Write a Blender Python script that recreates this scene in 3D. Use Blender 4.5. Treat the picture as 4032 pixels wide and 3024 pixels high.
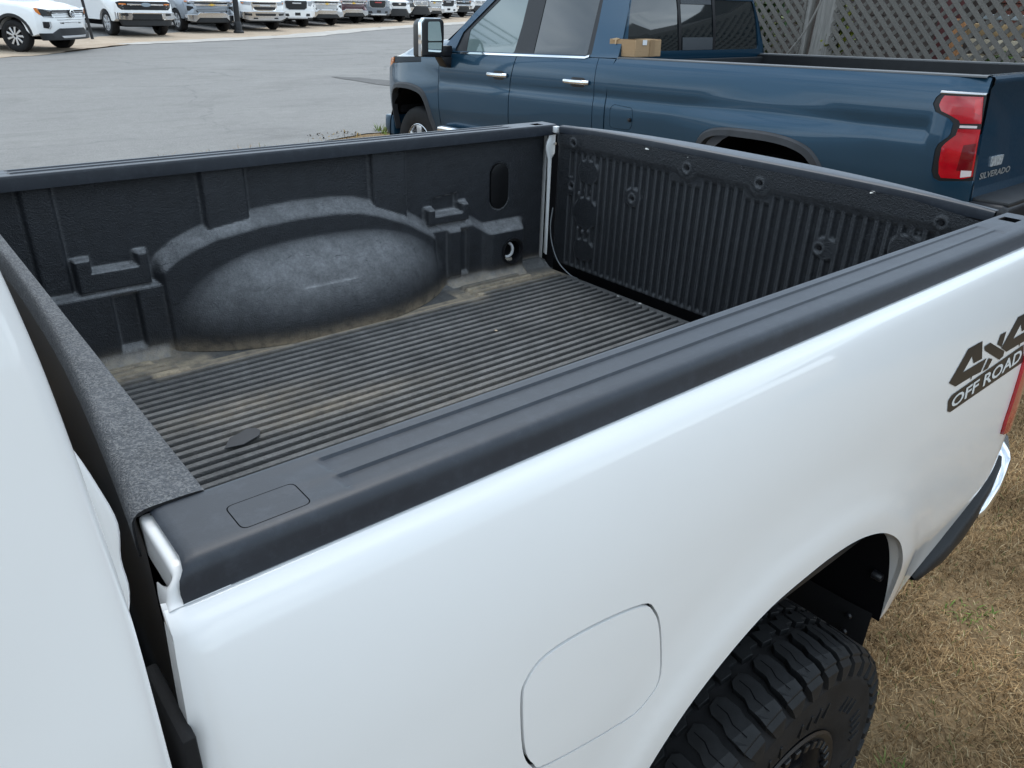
import bpy, bmesh, math, random
import numpy as np
from mathutils import Vector, Matrix
from mathutils.geometry import delaunay_2d_cdt

for o in list(bpy.data.objects):
    bpy.data.objects.remove(o)
S = bpy.context.scene
COL = S.collection
random.seed(7)
RNG = np.random.default_rng(11)
PI = math.pi

# ------------------------------------------------------------------ camera
cam_d = bpy.data.cameras.new('Camera')
cam = bpy.data.objects.new('Camera', cam_d)
COL.objects.link(cam)
CR = ((0.76996973, -0.63740972, 0.02924812), (-0.26639133, -0.36276762, -0.89299233), (0.57981227, 0.67978562, -0.44912052))
cam.matrix_world = Matrix(((CR[0][0], -CR[1][0], -CR[2][0], -0.17405),
                           (CR[0][1], -CR[1][1], -CR[2][1], -0.65773),
                           (CR[0][2], -CR[1][2], -CR[2][2], 1.95197),
                           (0, 0, 0, 1)))
cam_d.sensor_width = 36
cam_d.lens = 26.955
cam_d.clip_start = 0.02
cam_d.clip_end = 2000
S.camera = cam
S.render.resolution_x, S.render.resolution_y = 1024, 768

# ------------------------------------------------------------------ world, sun, exposure
SUN_EL, SUN_AZ = math.radians(63), math.radians(62)      # azimuth: direction towards the sun, from +x towards +y
w = bpy.data.worlds.new('World')
S.world = w
w.use_nodes = True
nt = w.node_tree
nt.nodes.clear()
out = nt.nodes.new('ShaderNodeOutputWorld')
bg = nt.nodes.new('ShaderNodeBackground')
sky = nt.nodes.new('ShaderNodeTexSky')
sky.sky_type = 'NISHITA'
sky.sun_disc = False
sky.sun_elevation = SUN_EL
sky.sun_rotation = PI / 2 - SUN_AZ
sky.air_density = 1.2
sky.dust_density = 1.5
tc = nt.nodes.new('ShaderNodeTexCoord')
mp = nt.nodes.new('ShaderNodeMapping')
mp.inputs['Scale'].default_value = (1.0, 1.0, 2.6)
n1 = nt.nodes.new('ShaderNodeTexNoise')
n1.inputs['Scale'].default_value = 2.1
n1.inputs['Detail'].default_value = 7
n1.inputs['Roughness'].default_value = .58
n1.inputs['Distortion'].default_value = .4
r1 = nt.nodes.new('ShaderNodeValToRGB')          # how much cloud
r1.color_ramp.elements[0].position = .34
r1.color_ramp.elements[0].color = (.35, .35, .35, 1)
r1.color_ramp.elements[1].position = .60
r1.color_ramp.elements[1].color = (1, 1, 1, 1)
n2 = nt.nodes.new('ShaderNodeTexNoise')
n2.inputs['Scale'].default_value = 3.4
n2.inputs['Detail'].default_value = 6
r2 = nt.nodes.new('ShaderNodeValToRGB')          # grey bellies and bright tops
r2.color_ramp.elements[0].position = .40
r2.color_ramp.elements[0].color = (4.1, 5.2, 6.3, 1)
r2.color_ramp.elements[1].position = .62
r2.color_ramp.elements[1].color = (9.6, 11.0, 12.0, 1)
mx = nt.nodes.new('ShaderNodeMixRGB')
bg.inputs['Strength'].default_value = .15
L = nt.links.new
L(tc.outputs['Generated'], mp.inputs['Vector'])
L(mp.outputs['Vector'], n1.inputs['Vector'])
L(mp.outputs['Vector'], n2.inputs['Vector'])
L(n1.outputs['Fac'], r1.inputs['Fac'])
L(n2.outputs['Fac'], r2.inputs['Fac'])
L(r1.outputs['Color'], mx.inputs['Fac'])
L(sky.outputs['Color'], mx.inputs['Color1'])
L(r2.outputs['Color'], mx.inputs['Color2'])
L(mx.outputs['Color'], bg.inputs['Color'])
L(bg.outputs['Background'], out.inputs['Surface'])

sun_d = bpy.data.lights.new('Sun', 'SUN')
sun_d.energy = .95
sun_d.angle = math.radians(30)
sun_d.color = (1, .97, .93)
sun = bpy.data.objects.new('Sun', sun_d)
COL.objects.link(sun)
sd = Vector((math.cos(SUN_EL) * math.cos(SUN_AZ), math.cos(SUN_EL) * math.sin(SUN_AZ), math.sin(SUN_EL)))
sun.rotation_euler = sd.to_track_quat('Z', 'Y').to_euler()
sun.location = sd * 30
S.view_settings.view_transform = 'Standard'
S.view_settings.look = 'None'
S.view_settings.gamma = 1
S.view_settings.exposure = 0.39
S.view_settings.use_curve_mapping = False

# ------------------------------------------------------------------ materials
MATS = {}


class NB:
    """small node builder"""
    def __init__(self, name):
        self.m = bpy.data.materials.new(name)
        self.m.use_nodes = True
        self.t = self.m.node_tree
        self.b = self.t.nodes['Principled BSDF']

    def n(self, typ, **kw):
        nd = self.t.nodes.new(typ)
        for k, v in kw.items():
            if k in nd.inputs:
                nd.inputs[k].default_value = v
            else:
                setattr(nd, k, v)
        return nd

    def l(self, a, b):
        self.t.links.new(a, b)

    def coord(self, kind='Object', scale=(1, 1, 1)):
        c = self.n('ShaderNodeTexCoord')
        m = self.n('ShaderNodeMapping')
        m.inputs['Scale'].default_value = scale
        self.l(c.outputs[kind], m.inputs['Vector'])
        return m.outputs['Vector']

    def noise(self, vec, scale, detail=4, rough=.55, dist=0):
        nd = self.n('ShaderNodeTexNoise', Scale=scale, Detail=detail, Roughness=rough, Distortion=dist)
        self.l(vec, nd.inputs['Vector'])
        return nd.outputs['Fac']

    def ramp(self, fac, p0, c0, p1, c1):
        nd = self.n('ShaderNodeValToRGB')
        e = nd.color_ramp.elements
        e[0].position, e[1].position = p0, p1
        c0 = c0 if len(c0) == 4 else (*c0, 1)
        c1 = c1 if len(c1) == 4 else (*c1, 1)
        e[0].color, e[1].color = c0, c1
        self.l(fac, nd.inputs['Fac'])
        return nd.outputs['Color']

    def mix(self, fac, a, b, mode='MIX'):
        nd = self.n('ShaderNodeMixRGB', blend_type=mode)
        for s, v in (('Fac', fac), ('Color1', a), ('Color2', b)):
            if isinstance(v, (int, float)):
                nd.inputs[s].default_value = v
            elif isinstance(v, tuple):
                nd.inputs[s].default_value = v if len(v) == 4 else (*v, 1)
            else:
                self.l(v, nd.inputs[s])
        return nd.outputs['Color']

    def math(self, op, a, b=0.0):
        nd = self.n('ShaderNodeMath', operation=op)
        for i, v in enumerate((a, b)):
            if isinstance(v, (int, float)):
                nd.inputs[i].default_value = v
            else:
                self.l(v, nd.inputs[i])
        return nd.outputs[0]

    def bump(self, h, strength=.3, dist=.002):
        nd = self.n('ShaderNodeBump', Strength=strength, Distance=dist)
        self.l(h, nd.inputs['Height'])
        self.l(nd.outputs['Normal'], self.b.inputs['Normal'])

    def set(self, **kw):
        for k, v in kw.items():
            k = k.replace('_', ' ')
            if hasattr(v, 'type') and hasattr(v, 'is_linked'):
                self.l(v, self.b.inputs[k])
            else:
                self.b.inputs[k].default_value = v
        return self


def plain(name, col, rough=.5, metal=0.0, coat=0.0, spec=.5, var=0.0, vscale=8, bump=0.0, bscale=200, trans=0.0, ior=1.45):
    if name in MATS:
        return MATS[name]
    nb = NB(name)
    c = (*col, 1)
    v = nb.coord()
    if var:
        f = nb.noise(v, vscale, 5)
        nb.l(nb.ramp(f, .3, tuple(x * (1 - var) for x in col), .7, tuple(min(1, x * (1 + var)) for x in col)), nb.b.inputs['Base Color'])
    else:
        nb.b.inputs['Base Color'].default_value = c
    nb.set(Roughness=rough, Metallic=metal)
    nb.b.inputs['Coat Weight'].default_value = coat
    nb.b.inputs['Coat Roughness'].default_value = .03
    nb.b.inputs['Specular IOR Level'].default_value = spec
    nb.b.inputs['Transmission Weight'].default_value = trans
    nb.b.inputs['IOR'].default_value = ior
    if bump:
        nb.bump(nb.noise(v, bscale, 3), bump, .001)
    MATS[name] = nb.m
    return nb.m


def paint(name, col, metal=0.0, rough=.35):
    if name in MATS:
        return MATS[name]
    nb = NB(name)
    v = nb.coord()
    f = nb.noise(v, 3.0, 6, .6)
    nb.l(nb.ramp(f, .25, tuple(x * .97 for x in col), .75, col), nb.b.inputs['Base Color'])
    sp = nb.noise(v, 60, 4, .7)
    nb.l(nb.ramp(sp, .35, (rough * .85,) * 3, .8, (rough * 1.25,) * 3), nb.b.inputs['Roughness'])
    nb.set(Metallic=metal)
    nb.b.inputs['Coat Weight'].default_value = 1.0
    nb.b.inputs['Coat Roughness'].default_value = .035
    MATS[name] = nb.m
    return nb.m


WHITE = paint('white_paint', (.83, .83, .825))
BLUE = paint('blue_metallic_paint', (.007, .050, .098), .5, .36)
BLUE.node_tree.nodes['Principled BSDF'].inputs['Coat Weight'].default_value = .7
SILVER = paint('silver_paint', (.30, .33, .37), .5, .35)
GREYP = paint('grey_paint', (.16, .18, .21), .5, .35)
MAROON = paint('maroon_paint', (.09, .02, .03), .3, .35)
BLACKP = paint('black_paint', (.012, .013, .015), 0, .3)
CHROME = plain('chrome', (.82, .83, .85), .08, 1.0)
DULLCHROME = plain('dull_metal', (.55, .55, .56), .28, 1.0)
ALLOY = plain('alloy', (.55, .56, .58), .25, .9)
BLACK = plain('black_plastic', (.012, .013, .015), .5, var=.3)
BLACKS = plain('black_satin', (.010, .010, .012), .35)
VOID = plain('dark_cavity', (.004, .004, .005), .9, spec=.1)
RUBBER = plain('rubber_seal', (.010, .010, .011), .7, spec=.3, bump=.3, bscale=300)
FLARE = plain('flare_plastic', (.035, .038, .044), .6, var=.2, bump=.2, bscale=500)
AMBER = plain('amber_lens', (.75, .22, .03), .15, coat=1)
LENS = plain('headlamp_lens', (.45, .48, .52), .08, .3, coat=1)
DARKLENS = plain('dark_lens', (.03, .035, .04), .08, 0, coat=1)
GOLD = plain('gold_emblem', (.75, .48, .10), .3, .6)
RED = plain('red_lens', (.46, .004, .012), .12, 0, coat=1, var=.25, vscale=9)
REDDARK = plain('dark_red_lens', (.16, .004, .008), .15, 0, coat=1)
PINK = plain('clear_lens', (.70, .62, .62), .12, 0, coat=1)
GLASS = plain('tinted_glass', (.012, .016, .018), .03, 0, coat=1, spec=.8)
GLASSL = plain('light_glass', (.13, .18, .18), .03, 0, coat=1, spec=.8)
CABLE = plain('steel_cable', (.18, .19, .20), .45, .6)
DECALM = plain('decal_black', (.014, .015, .016), .3, var=.2)
DECALW = plain('decal_white', (.66, .68, .68), .35)


def mk_cap():
    nb = NB('rail_cap_plastic')
    v = nb.coord()
    f = nb.noise(v, 7, 6, .6)
    sc = nb.noise(nb.coord('Object', (3, 90, 90)), 4, 5, .7)
    c = nb.ramp(f, .3, (.0110, .0150, .0230), .75, (.0185, .0240, .0340))
    ch = nb.noise(v, 38, 6, .75)
    c = nb.mix(nb.ramp(ch, .50, (0, 0, 0), .78, (.30,) * 3), c, (.070, .082, .105))
    s = nb.ramp(sc, .66, (0, 0, 0), .80, (1, 1, 1))
    c = nb.mix(nb.math('MULTIPLY', s, .28), c, (.14, .145, .15))
    nb.l(c, nb.b.inputs['Base Color'])
    nb.l(nb.ramp(f, .3, (.40,) * 3, .7, (.50,) * 3), nb.b.inputs['Roughness'])
    nb.b.inputs['Sheen Weight'].default_value = .22
    nb.b.inputs['Sheen Roughness'].default_value = .35
    nb.b.inputs['Sheen Tint'].default_value = (.80, .88, 1, 1)
    nb.b.inputs['Specular IOR Level'].default_value = .5
    nb.bump(nb.noise(v, 900, 2), .18, .0006)
    return nb.m


def mk_liner(name, base, dust, tan, grain=260, dustk=1.0, rough=.55, bstr=.55, edge=.5, speck=0.0):
    """moulded black bed liner: leathery grain, dust settled on what faces up, rubbed edges, tan dirt where the 'dirt' attribute says"""
    nb = NB(name)
    v = nb.coord()
    g = nb.n('ShaderNodeNewGeometry')
    sx = nb.n('ShaderNodeSeparateXYZ')
    nb.l(g.outputs['True Normal'], sx.inputs[0])
    up = nb.n('ShaderNodeMapRange')
    nb.l(nb.math('ABSOLUTE', sx.outputs['Z']), up.inputs[0])
    up.inputs[1].default_value, up.inputs[2].default_value = .12, .85
    big = nb.noise(v, 5, 6, .65)
    fine = nb.noise(v, 110, 5, .75)
    mid = nb.noise(v, 24, 5, .7)
    k = nb.math('MULTIPLY', up.outputs[0], nb.ramp(big, .25, (.40,) * 3, .65, (1, 1, 1)))
    k = nb.math('MULTIPLY', k, nb.ramp(mid, .3, (.55,) * 3, .65, (1, 1, 1)))
    pt = nb.ramp(g.outputs['Pointiness'], .505, (0, 0, 0), .56, (1, 1, 1))
    k = nb.math('ADD', k, nb.math('MULTIPLY', nb.math('MULTIPLY', pt, nb.ramp(big, .3, (.4,) * 3, .6, (1, 1, 1))), edge))
    k = nb.math('MULTIPLY', k, nb.ramp(fine, .30, (.52,) * 3, .62, (1, 1, 1)))
    k = nb.math('MINIMUM', nb.math('MULTIPLY', k, dustk), 1.0)
    c = nb.mix(k, nb.ramp(mid, .3, tuple(x * .75 for x in base), .7, tuple(x * 1.3 for x in base)), dust)
    if edge == .28:
        sc_ = nb.ramp(nb.noise(nb.coord('Object', (1, 1, 2.2)), 13, 7, .72, .8), .61, (0, 0, 0), .66, (.75,) * 3)
        c = nb.mix(sc_, c, tuple(x * .9 for x in base))
        sl_ = nb.ramp(nb.noise(nb.coord('Object', (6, 1, 40)), 5, 5, .7), .68, (0, 0, 0), .76, (.35,) * 3)
        c = nb.mix(sl_, c, (.26, .26, .26))
    at = nb.n('ShaderNodeAttribute', attribute_name='dirt')
    dk = nb.math('MULTIPLY', at.outputs['Fac'], nb.ramp(nb.noise(v, 26, 6, .7), .30, (.25,) * 3, .58, (1, 1, 1)))
    c = nb.mix(dk, c, nb.mix(fine, tan, tuple(x * .7 for x in tan)))
    if speck:
        sk = nb.ramp(nb.noise(v, 330, 3, .6), .46, (0, 0, 0), .60, (1, 1, 1))
        c = nb.mix(nb.math('MULTIPLY', sk, speck), c, (.50, .49, .47))
    nb.l(c, nb.b.inputs['Base Color'])
    nb.set(Roughness=rough)
    nb.b.inputs['Specular IOR Level'].default_value = .5
    vo = nb.n('ShaderNodeTexVoronoi', Scale=grain, feature='SMOOTH_F1')
    wob = nb.n('ShaderNodeTexNoise', Scale=60, Detail=3)
    nb.l(v, wob.inputs['Vector'])
    vm = nb.n('ShaderNodeVectorMath', operation='MULTIPLY_ADD')
    nb.l(wob.outputs['Color'], vm.inputs[0])
    vm.inputs[1].default_value = (.02, .02, .02)
    nb.l(v, vm.inputs[2])
    nb.l(vm.outputs[0], vo.inputs['Vector'])
    nb.bump(nb.math('ADD', vo.outputs['Distance'], nb.math('MULTIPLY', fine, 1.2)), bstr, .0035)
    return nb.m


CAPM = mk_cap()
LINER = mk_liner('liner_plastic', (.0200, .0225, .0275), (.33, .335, .345), (.62, .50, .35), 300, 1.0, .5, .55, .28)
FLOORM = mk_liner('liner_floor', (.0115, .0122, .0135), (.205, .205, .203), (.62, .50, .35), 280, .95, .55, .6, .6)
TGL = mk_liner('tailgate_liner', (.0110, .0130, .0170), (.15, .155, .163), (.2, .16, .12), 320, .8, .45, .7, .75)
BULKM = mk_liner('bulkhead_pad', (.042, .046, .054), (.17, .175, .185), (.3, .26, .2), 420, .45, .75, .8, .15, .22)
TYRE = plain('tyre_rubber', (.008, .008, .009), .72, spec=.35, var=.45, vscale=14, bump=.35, bscale=420)
TREADM = plain('tread_rubber', (.0075, .008, .009), .6, spec=.4, var=.4, vscale=30, bump=.3, bscale=500)


def mk_asphalt():
    nb = NB('asphalt')
    v = nb.coord()
    big = nb.noise(nb.coord('Object', (.35, 1, 1)), .5, 6, .65)
    fine = nb.noise(v, 55, 4, .75)
    mid = nb.noise(v, 6, 5, .7)
    c = nb.ramp(big, .3, (.184, .172, .157), .72, (.236, .221, .200))
    c = nb.mix(.30, c, nb.ramp(mid, .3, (.12, .12, .125), .7, (.31, .305, .30)))
    c = nb.mix(.42, c, nb.ramp(fine, .3, (.06, .06, .058), .72, (.38, .365, .345)))
    st_ = nb.ramp(nb.noise(nb.coord('Object', (.5, 1.3, 1)), 1.1, 6, .7, .5), .50, (0, 0, 0), .70, (.55,) * 3)
    c = nb.mix(st_, c, (.125, .118, .11))
    li_ = nb.ramp(nb.noise(nb.coord('Object', (.4, .9, 1)), .8, 6, .7, .3), .52, (0, 0, 0), .72, (.4,) * 3)
    c = nb.mix(li_, c, (.30, .285, .265))
    vo = nb.n('ShaderNodeTexVoronoi', Scale=.16, feature='DISTANCE_TO_EDGE')
    wv = nb.n('ShaderNodeTexNoise', Scale=.9, Detail=6)
    nb.l(v, wv.inputs['Vector'])
    vm = nb.n('ShaderNodeVectorMath', operation='ADD')
    nb.l(v, vm.inputs[0])
    nb.l(wv.outputs['Color'], vm.inputs[1])
    nb.l(vm.outputs[0], vo.inputs['Vector'])
    crack = nb.ramp(vo.outputs['Distance'], .002, (1, 1, 1), .006, (0, 0, 0))
    crack = nb.math('MULTIPLY', crack, nb.ramp(mid, .45, (0, 0, 0), .6, (.5,) * 3))
    c = nb.mix(crack, c, (.07, .07, .07))
    nb.l(c, nb.b.inputs['Base Color'])
    nb.set(Roughness=.85)
    nb.bump(fine, .4, .004)
    return nb.m


def mk_dirt(name, a, b, c2, sc=3.0):
    nb = NB(name)
    v = nb.coord()
    c = nb.ramp(nb.noise(v, sc, 7, .7), .32, a, .7, b)
    c = nb.mix(nb.ramp(nb.noise(v, sc * 14, 5, .75), .45, (0, 0, 0), .7, (.7,) * 3), c, c2)
    nb.l(c, nb.b.inputs['Base Color'])
    nb.set(Roughness=.95)
    nb.b.inputs['Specular IOR Level'].default_value = .2
    nb.bump(nb.noise(v, sc * 12, 6, .7), .6, .01)
    return nb.m


def mk_vcol(name, attr, rough=.8, spec=.25, trans=0.0):
    nb = NB(name)
    a = nb.n('ShaderNodeAttribute', attribute_name=attr)
    nb.l(a.outputs['Color'], nb.b.inputs['Base Color'])
    nb.set(Roughness=rough)
    nb.b.inputs['Specular IOR Level'].default_value = spec
    if trans:
        nb.b.inputs['Subsurface Weight'].default_value = 0
    return nb.m


ASPH = mk_asphalt()
SOIL = mk_dirt('dry_turf_soil', (.13, .083, .042), (.24, .16, .085), (.32, .24, .135), 6)
TANM = mk_dirt('tan_gravel', (.36, .27, .19), (.50, .40, .30), (.56, .49, .41), 1.6)
CONC = mk_dirt('concrete_gutter', (.42, .39, .35), (.55, .52, .48), (.36, .33, .30), 1.2)
LOTM = mk_dirt('lot_asphalt', (.15, .145, .14), (.205, .20, .195), (.25, .245, .24), 1.2)
PATCH = mk_dirt('asphalt_patch', (.12, .115, .11), (.155, .15, .145), (.19, .185, .18), 3)
GRASSM = mk_vcol('dry_grass_blades', 'Col')
LEAFM = mk_vcol('leaf', 'Col', .6)


def mk_wood(name, a, b, scale=(2, 2, 24)):
    nb = NB(name)
    v = nb.coord('Object', scale)
    f = nb.noise(v, 3.0, 7, .7, .6)
    c = nb.ramp(f, .28, a, .72, b)
    oi = nb.n('ShaderNodeObjectInfo')
    c = nb.mix(nb.math('MULTIPLY', oi.outputs['Random'], .45), c, tuple(x * .55 for x in b))
    nb.l(c, nb.b.inputs['Base Color'])
    nb.set(Roughness=.9)
    nb.b.inputs['Specular IOR Level'].default_value = .2
    nb.bump(f, .5, .004)
    return nb.m


SLATM = mk_wood('weathered_slat', (.10, .093, .084), (.235, .220, .198), (2, 30, 30))
POSTM = mk_wood('weathered_post', (.15, .14, .13), (.36, .345, .32), (22, 22, 1.2))
CARDM = mk_wood('cardboard', (.40, .265, .15), (.46, .31, .18), (3, 3, 40))
TAPEM = plain('brown_tape', (.33, .215, .12), .3, coat=.3)
PAPER = plain('white_label', (.78, .79, .80), .5)

# ------------------------------------------------------------------ geometry helpers


def mesh(name, verts, faces, mat, parent=None, smooth=True, attrs=None, sharp=None):
    me = bpy.data.meshes.new(name)
    me.from_pydata([tuple(map(float, v)) for v in verts], [], [tuple(int(i) for i in f) for f in faces])
    if mat is not None:
        me.materials.append(mat)
    if smooth:
        me.polygons.foreach_set('use_smooth', np.ones(len(me.polygons), dtype=bool))
    if attrs:
        for k, a in attrs.items():
            a = np.asarray(a, dtype=np.float32)
            if a.ndim == 1:
                at = me.attributes.new(k, 'FLOAT', 'POINT')
                at.data.foreach_set('value', a)
            else:
                at = me.attributes.new(k, 'FLOAT_COLOR', 'POINT')
                at.data.foreach_set('color', a.ravel())
    me.update()
    if sharp is not None:
        me.set_sharp_from_angle(angle=math.radians(sharp))
    o = bpy.data.objects.new(name, me)
    COL.objects.link(o)
    if parent is not None:
        o.parent = parent
    return o


def from_bm(name, bm, mat, parent=None, smooth=True, sharp=40):
    me = bpy.data.meshes.new(name)
    bmesh.ops.recalc_face_normals(bm, faces=bm.faces)
    bm.to_mesh(me)
    bm.free()
    me.materials.append(mat)
    if smooth:
        me.polygons.foreach_set('use_smooth', np.ones(len(me.polygons), dtype=bool))
        me.set_sharp_from_angle(angle=math.radians(sharp))
    o = bpy.data.objects.new(name, me)
    COL.objects.link(o)
    if parent is not None:
        o.parent = parent
    return o


def tag(o, label=None, cat=None, group=None, kind=None):
    if label:
        o['label'] = label
    if cat:
        o['category'] = cat
    if group:
        o['group'] = group
    if kind:
        o['kind'] = kind
    return o


def empty(name, loc=(0, 0, 0), rot=(0, 0, 0)):
    o = bpy.data.objects.new(name, None)
    o.empty_display_size = .1
    COL.objects.link(o)
    o.location = loc
    o.rotation_euler = rot
    return o


def box(name, lo, hi, mat, parent=None, bev=.0, seg=2, jitter=0):
    bm = bmesh.new()
    bmesh.ops.create_cube(bm, size=1)
    for v in bm.verts:
        v.co = Vector([lo[i] + (v.co[i] + .5) * (hi[i] - lo[i]) for i in range(3)])
        if jitter:
            v.co += Vector([random.uniform(-jitter, jitter) for _ in range(3)])
    if bev:
        bmesh.ops.bevel(bm, geom=bm.edges[:], offset=bev, segments=seg, affect='EDGES', profile=.5)
    return from_bm(name, bm, mat, parent)


def prism(name, poly, axis, a, b, mat, parent=None, bev=0.0, seg=2, xf=None, sharp=40):
    """polygon (2D) extruded along an axis between a and b.  axis 'y': poly is (x,z); 'x': poly is (y,z); 'z': (x,y)"""
    bm = bmesh.new()

    def P(p, t):
        q = {'y': (p[0], t, p[1]), 'x': (t, p[0], p[1]), 'z': (p[0], p[1], t)}[axis]
        return Vector(q)
    lo = [bm.verts.new(P(p, a)) for p in poly]
    hi = [bm.verts.new(P(p, b)) for p in poly]
    n = len(poly)
    f0 = bm.faces.new(lo)
    f1 = bm.faces.new(hi[::-1])
    for i in range(n):
        bm.faces.new((lo[i], hi[i], hi[(i + 1) % n], lo[(i + 1) % n]))
    bmesh.ops.recalc_face_normals(bm, faces=bm.faces)
    if bev:
        es = [e for e in bm.edges if any(f in (f0, f1) for f in e.link_faces)]
        bmesh.ops.bevel(bm, geom=es, offset=bev, segments=seg, affect='EDGES', profile=.5, clamp_overlap=True)
    bmesh.ops.triangulate(bm, faces=[f for f in bm.faces if len(f.verts) > 4])
    if xf is not None:
        for v in bm.verts:
            v.co = xf(v.co)
    return from_bm(name, bm, mat, parent, True, sharp)


def loft(name, secs, mat, parent=None, closed=False, caps=False, sharp=None, smooth=True):
    """secs: list of equally long lists of 3D points"""
    n, m = len(secs), len(secs[0])
    V = [p for s in secs for p in s]
    F = []
    for i in range(n - 1):
        for j in range(m if closed else m - 1):
            k = (j + 1) % m
            F.append((i * m + j, i * m + k, (i + 1) * m + k, (i + 1) * m + j))
    if caps:
        F.append(tuple(range(m))[::-1])
        F.append(tuple((n - 1) * m + j for j in range(m)))
    return mesh(name, V, F, mat, parent, smooth, None, sharp)


def tube(name, pts, r, mat, parent=None, seg=8, closed=False):
    pts = [Vector(p) for p in pts]
    n = len(pts)
    rr = r if hasattr(r, '__len__') else [r] * n
    secs = []
    up = Vector((.13, .21, .97))
    for i, p in enumerate(pts):
        if closed:
            t = (pts[(i + 1) % n] - pts[i - 1]).normalized()
        else:
            t = (pts[min(i + 1, n - 1)] - pts[max(i - 1, 0)]).normalized()
        a = t.cross(up)
        if a.length < .05:
            a = t.cross(Vector((1, 0, 0)))
        a.normalize()
        b = t.cross(a)
        secs.append([p + (a * math.cos(2 * PI * k / seg) + b * math.sin(2 * PI * k / seg)) * rr[i] for k in range(seg)])
    if closed:
        secs.append(secs[0])
    return loft(name, secs, mat, parent, True, not closed, 50)


def lathe(name, prof, mat, parent=None, seg=48, axis='y', c=(0, 0, 0), sharp=35):
    """prof: (r, t) around an axis through c"""
    secs = []
    for k in range(seg + 1):
        a = 2 * PI * k / seg
        s = []
        for r, t in prof:
            if axis == 'y':
                s.append((c[0] + r * math.cos(a), c[1] + t, c[2] + r * math.sin(a)))
            elif axis == 'x':
                s.append((c[0] + t, c[1] + r * math.cos(a), c[2] + r * math.sin(a)))
            else:
                s.append((c[0] + r * math.cos(a), c[1] + r * math.sin(a), c[2] + t))
        secs.append(s)
    o = loft(name, secs, mat, parent, False, False, None)
    bm = bmesh.new()
    bm.from_mesh(o.data)
    bmesh.ops.remove_doubles(bm, verts=bm.verts, dist=1e-6)
    bmesh.ops.recalc_face_normals(bm, faces=bm.faces)
    bm.to_mesh(o.data)
    bm.free()
    o.data.set_sharp_from_angle(angle=math.radians(sharp))
    return o


def catmull(P, n=6, closed=False):
    P = [np.array(p, float) for p in P]
    R_ = []
    m = len(P)
    for i in range(m if closed else m - 1):
        p0 = P[(i - 1) % m] if closed or i > 0 else 2 * P[0] - P[1]
        p1, p2 = P[i], P[(i + 1) % m]
        p3 = P[(i + 2) % m] if closed or i + 2 < m else 2 * P[-1] - P[-2]
        for k in range(n):
            t = k / n
            R_.append(.5 * ((2 * p1) + (-p0 + p2) * t + (2 * p0 - 5 * p1 + 4 * p2 - p3) * t * t + (-p0 + 3 * p1 - 3 * p2 + p3) * t ** 3))
    if not closed:
        R_.append(P[-1])
    return [tuple(r) for r in R_]


def roundpoly(P, r, seg=4):
    out_ = []
    n = len(P)
    for i in range(n):
        p = Vector(P[i])
        a = (Vector(P[i - 1]) - p)
        b = (Vector(P[(i + 1) % n]) - p)
        k = min(r, a.length * .45, b.length * .45)
        A, B = p + a.normalized() * k, p + b.normalized() * k
        for j in range(seg + 1):
            t = j / seg
            out_.append(tuple((1 - t) ** 2 * A + 2 * t * (1 - t) * p + t * t * B))
    return out_


def inside(P, poly):
    P = np.asarray(P)
    x, y = P[:, 0], P[:, 1]
    r = np.zeros(len(P), bool)
    n = len(poly)
    j = n - 1
    for i in range(n):
        xi, yi = poly[i][:2]
        xj, yj = poly[j][:2]
        c = ((yi > y) != (yj > y)) & (x < (xj - xi) * (y - yi) / (yj - yi + 1e-15) + xi)
        r ^= c
        j = i
    return r


def densify(poly, sp):
    out_ = []
    n = len(poly)
    for i in range(n):
        a, b = np.array(poly[i][:2], float), np.array(poly[(i + 1) % n][:2], float)
        k = max(1, int(math.ceil(np.linalg.norm(b - a) / sp)))
        for j in range(k):
            out_.append(tuple(a + (b - a) * j / k))
    return out_


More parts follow.
